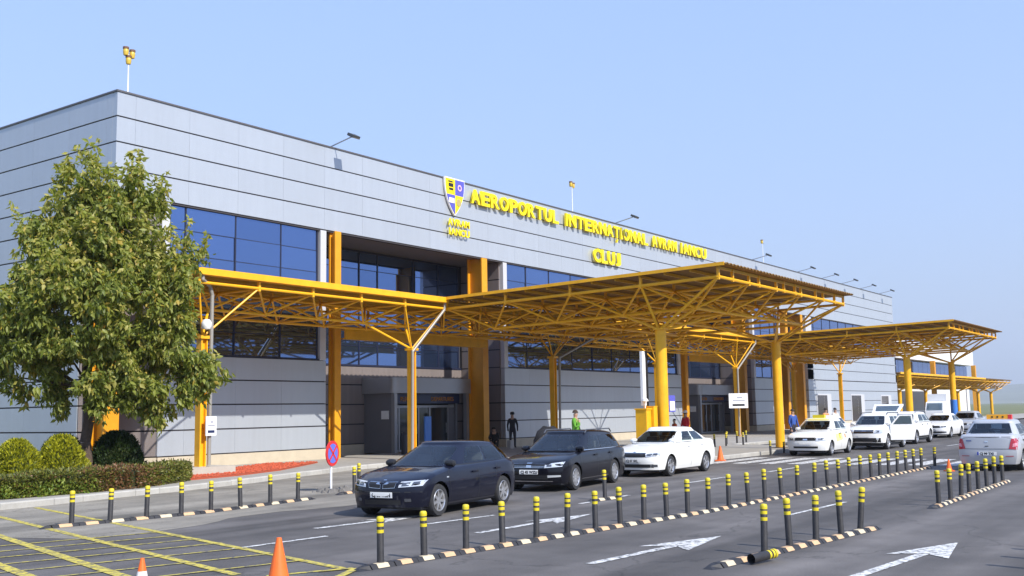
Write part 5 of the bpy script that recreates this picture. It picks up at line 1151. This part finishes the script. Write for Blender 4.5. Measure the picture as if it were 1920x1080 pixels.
# farther traffic
FARC = [(variant(SEDAN,paint=('far white',(.78,.78,.78),0)),'white car beyond the second wing post',(46.6,-16.3),PI),
 (variant(LOGAN,taxi=None,cat='car',paint=('far silver',(.42,.44,.48),.4)),'grey saloon beside the blue banded post',(53.3,-16.3),PI),
 (variant(SUV,paint=('far dark',(.02,.03,.07),.2)),'dark off-road car far down the terminal road',(79,-18.0),PI),
 (variant(ESTATE,paint=('far blue',(.02,.05,.16),.2)),'dark blue estate far down the terminal road',(90,-20.5),PI),
 (variant(HATCH,paint=('far dark two',(.03,.035,.05),.2)),'dark hatchback at the far end of the road',(104,-23.5),PI),
 (variant(SEDAN,paint=('far white two',(.78,.78,.78),0)),'white sedan far behind the silver taxi',(66,-21.8),PI),
 (variant(ESTATE,paint=('far navy',(.015,.03,.09),.2)),'navy estate at the far right of the row',(112,-27.5),PI)]
for pr,lab,(x,y),h in FARC: build_car(pr,lab,(x,y,0),h,'cars far down the road')
# ================================================================== people
SKIN = mat('skin',(.42,.25,.17),.55)
def person(x, y, z, rz, label, top, legs, hair=(.03,.02,.015), pose='stand', cap=None, H=1.75):
    """one skinned body: pelvis rooted skeleton, coloured by region; hair or hat is a child"""
    t = thing('person', label, 'person', (x,y,z), rz, 'people by the entrances'); k = H/1.75
    J = {'pel':(0,0,.95,.15),'wst':(0,0,1.1,.13),'chs':(0,.0,1.33,.165),'nck':(0,.0,1.50,.06),'hd0':(0,.015,1.58,.085),'hd1':(0,.015,1.68,.09),
         'shl':(.17,0,1.42,.075),'shr':(-.17,0,1.42,.075),'ell':(.25,.02,1.14,.05),'elr':(-.25,.02,1.14,.05),'wrl':(.24,.12,.92,.036),'wrr':(-.24,.12,.92,.036),'hnl':(.24,.15,.83,.036),'hnr':(-.24,.15,.83,.036),
         'hpl':(.095,0,.88,.10),'hpr':(-.095,0,.88,.10),'knl':(.11,.02,.50,.07),'knr':(-.11,.01,.50,.07),'anl':(.12,-.02,.09,.048),'anr':(-.12,-.02,.09,.048),'tol':(.14,.15,.045,.04),'tor':(-.14,.15,.045,.04)}
    if pose == 'phone': J['wrl'] = (.22,.25,1.22,.036); J['hnl'] = (.12,.20,1.42,.036); J['ell'] = (.30,.12,1.15,.05)
    if pose == 'crouch':
        J.update({'pel':(0,-.12,.38,.16),'wst':(0,-.05,.52,.14),'chs':(0,.10,.72,.165),'nck':(0,.2,.86,.06),'hd0':(0,.25,.93,.085),'hd1':(0,.28,1.02,.09),'shl':(.17,.14,.78,.075),'shr':(-.17,.14,.78,.075),'ell':(.24,.32,.58,.05),'elr':(-.24,.32,.58,.05),'wrl':(.16,.46,.45,.036),'wrr':(-.16,.46,.45,.036),'hnl':(.12,.52,.38,.036),'hnr':(-.12,.52,.38,.036),'hpl':(.1,-.1,.34,.11),'hpr':(-.1,-.1,.34,.11),'knl':(.15,.32,.44,.075),'knr':(-.15,.32,.44,.075),'anl':(.14,.08,.08,.05),'anr':(-.14,.08,.08,.05),'tol':(.15,.26,.045,.04),'tor':(-.15,.26,.045,.04)})
    E_ = [('pel','wst'),('wst','chs'),('chs','nck'),('nck','hd0'),('hd0','hd1'),('chs','shl'),('chs','shr'),('shl','ell'),('shr','elr'),('ell','wrl'),('elr','wrr'),('wrl','hnl'),('wrr','hnr'),('pel','hpl'),('pel','hpr'),('hpl','knl'),('hpr','knr'),('knl','anl'),('knr','anr'),('anl','tol'),('anr','tor')]
    names = list(J); me = bpy.data.meshes.new('body'); me.from_pydata([tuple(c*k for c in J[n][:3]) for n in names], [(names.index(a),names.index(b)) for a,b in E_], [])
    ob = bpy.data.objects.new('body', me); COL.objects.link(ob); sk = ob.modifiers.new('skin','SKIN'); sk.use_smooth_shade = True
    for i,n in enumerate(names): me.skin_vertices[0].data[i].radius = (J[n][3]*k,)*2; me.skin_vertices[0].data[i].use_root = n == 'pel'
    sb = ob.modifiers.new('sub','SUBSURF'); sb.levels = 2; sb.render_levels = 2
    bpy.context.view_layer.update(); dg = bpy.context.evaluated_depsgraph_get(); m2 = bpy.data.meshes.new_from_object(ob.evaluated_get(dg)); bpy.data.objects.remove(ob)
    mt = mat('cloth %.2f %.2f %.2f'%top, top, .85, var=.12, vscale=9); ml = mat('cloth %.2f %.2f %.2f'%legs, legs, .85, var=.12, vscale=9)
    m2.materials.clear()
    for mm in (mt,ml,SKIN,M_BLACKP): m2.materials.append(mm)
    nz = J['nck'][2]*k; pz = J['pel'][2]*k
    hands = [Vector(J[h][:3])*k for h in ('hnl','hnr')]; heads = [Vector(J[h][:3])*k for h in ('hd0','hd1')]
    segs = [(n, Vector(J[n][:3])*k) for n in names]
    grp = {'hnl':2,'hnr':2,'hd0':2,'hd1':2,'nck':2,'hpl':1,'hpr':1,'knl':1,'knr':1,'anl':1,'anr':1,'tol':3,'tor':3,'pel':1}
    for f in m2.polygons:
        c = f.center; n = min(segs, key=lambda s: (s[1]-c).length)[0]; f.material_index = grp.get(n,0)
    m2.update(); body = link('body', m2, t)
    hc = heads[1]; r = .105*k
    hm = mat('hair %.2f %.2f'%(hair[0],hair[1]), hair, .8)
    b = MB()
    prof = [(r*1.02*math.cos(a), r*1.05*math.sin(a)) for a in np.linspace(-.1,PI/2,7)]
    b.lathe(prof, (hc.x,hc.y-.015,hc.z+.005), 14); b.build('hair', hm, t, smooth=60)
    b = MB().lathe([(0,-.012),(.012,-.008),(.014,0),(.010,.01),(0,.014)], (hc.x,hc.y+r*.92,hc.z-.035), 8); b.build('nose', SKIN, t)
    b = MB()
    for s in (1,-1): b.cbox((hc.x+s*.034,hc.y+r*.84,hc.z-.008),(.022,.012,.01))
    b.build('eyes', M_BLACKP, t)
    if cap: 
        MB().lathe([(r*1.1,0),(r*1.08,.06),(r*.7,.105),(0,.115)], (hc.x,hc.y-.01,hc.z+.03), 14).cbox((hc.x,hc.y+r*1.15,hc.z+.035),(.15,.13,.015)).build('cap', mat('cap %.2f'%cap[0],cap,.8), t, smooth=50)
    return t
person(22.3,-1.2,.15,R(-60),'person in dark clothes and a cap standing by the orange column',(.02,.022,.03),(.025,.025,.035),pose='stand',cap=(.02,.02,.025),H=1.78)
person(20.5,-1.4,.15,R(120),'person in black crouching at the foot of the orange column',(.012,.012,.014),(.02,.018,.018),pose='crouch')
person(13.2,-10.8,.15,R(190),'person in a bright green jacket behind the black estate car',(.10,.30,.025),(.05,.05,.06),hair=(.05,.03,.02),pose='phone',H=1.85)
person(24.9,-9.7,.15,R(70),'person in a red jacket and white cap behind the white sedan',(.60,.03,.05),(.04,.04,.06),cap=(.75,.7,.66),H=1.70)
person(24.5,-9.3,.15,R(60),'person in orange red beside the one in the white cap',(.70,.13,.05),(.04,.04,.06),H=1.35)
person(11.7,-11.4,.15,R(200),'person in black bending behind the roof of the black estate car',(.012,.013,.016),(.02,.02,.02),pose='crouch',H=2.55) if False else None
person(28.0,-13.9,.15,R(150),'person in a blue jacket beside the tall round post',(.03,.08,.32),(.03,.03,.05),H=1.72)
person(38.6,-12.4,.15,R(150),'person with a light top standing behind the white taxi roof',(.72,.66,.60),(.30,.16,.10),H=1.72)
person(37.6,-12.2,.15,R(150),'person in an orange top behind the white taxi roof',(.62,.26,.10),(.10,.10,.12),H=1.72)
# dark bag heap / hood seen over the estate roof
t = thing('luggage_heap','dark hooded luggage pile seen over the black estate roof','luggage',(9.3,-12.1,.15)); b = MB()
b.lathe([(0,0),(.50,0),(.55,.5),(.50,1.0),(.44,1.25),(.26,1.40),(0,1.44)], n=20); b.v = [(x*1.2*(1+.12*math.sin(z*11+x*5)),y*.8*(1+.1*math.sin(z*13)),z*.9*(1+.07*math.sin(x*9+y*4))) for x,y,z in b.v]; b.build('cover',mat('dark cover',(.010,.010,.013),.9,var=.3,vscale=7,bump=.5,bscale=12),t,smooth=60); MB().box((-.5,-.4,0),(.5,.4,.06)).build('trolley_base',M_GREYM,t)
t = thing('hand_luggage','small pale bag on the ground beside the standing person','bag',(21.7,-1.5,.15)); MB().box((-.16,-.1,0),(.16,.1,.42)).build('bag_body',mat('pale bag',(.42,.40,.38),.8),t); MB().cyl((-.08,0,.42),(-.08,0,.58),.01,5).cyl((.08,0,.42),(.08,0,.58),.01,5).cyl((-.08,0,.58),(.08,0,.58),.01,5).build('handle',M_BLACKP,t)
# blue band sign on the second wing post
t = thing('blue_band','blue notice wrapped round the second wing post','notice',(57.75,-14.5,1.2)); MB().lathe([(.235,0),(.235,1.1)], n=18).build('band',mat('band blue',(.05,.20,.62),.4),t)
# ================================================================== second terminal far behind
F = thing('far_terminal','white terminal block with a blue glass band far to the right','building',(120,17.5,0))
MB().box((0,0,9.9),(96,22,13.0)).box((0,1.2,0),(96,22,4.9)).build('wall',mat('far white wall',(.72,.72,.72),.6),F); MB().box((.2,1.6,4.9),(95.6,21,9.9)).build('core',M_NAVY,F)
for k in range(30): MB().box((.3+3.2*k,1.45,5.0),(3.4+3.2*k,1.58,9.8)).build('pane',M_GLASSB,F)
for x in (60,93): MB().box((x-.4,-1.0,0),(x+.4,-.2,9.9)).build('facade_column',M_ORG,F)
fc = thing('far_canopy','far yellow lattice canopy in front of the white terminal block','canopy',(0,0,0),0,'canopy wings over the drop-off lane')
j = MB()
xs = [112+3.0*k for k in range(0,24)]; ys = [4.2+3.1*k for k in range(5)]
frame(fc, xs, ys, lambda y: 5.55, lambda y: 4.6, .28, .06, .06, .05, joined=j); j.build('lattice',M_YEL,fc,kind='stuff')
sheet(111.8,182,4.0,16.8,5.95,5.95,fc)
MB().box((111.7,3.9,5.8),(160,4.0,6.05)).build('gutter',M_YEL,fc)
for x in (120,133,152,166,176):
    c = MB().cyl((x,6.5,.1),(x,6.5,3.9),.25,12).build('column',M_YEL,fc,smooth=40)
    for dx in (-1.5,1.5):
        for dy in (-1.6,1.6): member('arm',(x,6.5,3.85),(x+dx,6.5+dy,4.6),.07,fc)
t = thing('white_van','white box van parked before the far terminal','van',(100.5,-3.2,0),PI)
MB().box((-2.6,-1.0,.5),(1.2,1.0,3.1)).build('box_body',M_SIGNW,t); MB().add([(1.25,-.95,.45),(2.6,-.95,.45),(2.6,-.95,1.25),(2.1,-.95,2.2),(1.25,-.95,2.3),(1.25,.95,.45),(2.6,.95,.45),(2.6,.95,1.25),(2.1,.95,2.2),(1.25,.95,2.3)],[(0,1,2,3,4),(9,8,7,6,5),(1,6,7,2),(2,7,8,3),(3,8,9,4)]).build('cab',M_SIGNW,t)
MB().add([(2.585,-.85,1.32),(2.585,.85,1.32),(2.16,.8,2.14),(2.16,-.8,2.14)],[(0,1,2,3)]).build('windscreen',M_CGLASS,t)
for x in (-1.6,1.8):
    for y in (-.9,.9): MB().lathe([(0,-.12),(.38,-.12),(.38,.12),(0,.12)],(x,y,.38),16,axis='y').build('wheel',M_TYRE,t)
# trees far away along the horizon
random.seed(5)
FT = [leafmat('far tree green',(.07,.10,.03),.2), leafmat('far tree dark',(.045,.07,.022),.2)]
n = 900; u = rng.normal(size=(n,3)); u /= np.linalg.norm(u,axis=1,keepdims=True); Cb = u*np.array([2.6,2.6,2.9])*rng.uniform(.6,1.05,(n,1))+np.array([0,0,4.4])
fm = leaf_mesh('crown', Cb, u+np.array([0,0,-.3])+rng.normal(size=(n,3))*.4, .75, FT, .6); fk = MB().cyl((0,0,0),(0,0,4),.2,7,.12).mesh('trunk', bark)
places = ['first','second','third','fourth','fifth','sixth','seventh','eighth','ninth']
for k in range(9):
    x = 178+k*26; y = -16-k*9+random.uniform(-6,6)
    t = thing('roadside_tree', f'{places[k]} nearest of the small trees beyond the far end of the road','tree',(x,y,0),random.uniform(0,6),'trees at the end of the road'); sc = random.uniform(.7,1.05); t.scale = (sc,sc,sc*.8)
    link('crown', fm, t); link('trunk', fk, t)

# ================================================================== haze
hz = MB().box((-2500,-2600,-20),(7500,5800,420)).build('haze', []); tag(hz, 'thin pale haze in the air', kind='stuff')
HM_ = bpy.data.materials.new('haze air'); HM_.use_nodes = True; hn = HM_.node_tree.nodes; hn.remove(hn['Principled BSDF'])
pvn = hn.new('ShaderNodeVolumePrincipled'); pvn.inputs['Color'].default_value = (.80,.88,1,1); pvn.inputs['Density'].default_value = .00018; pvn.inputs['Anisotropy'].default_value = .1
HM_.node_tree.links.new(pvn.outputs[0], hn['Material Output'].inputs['Volume']); hz.data.materials.append(HM_)
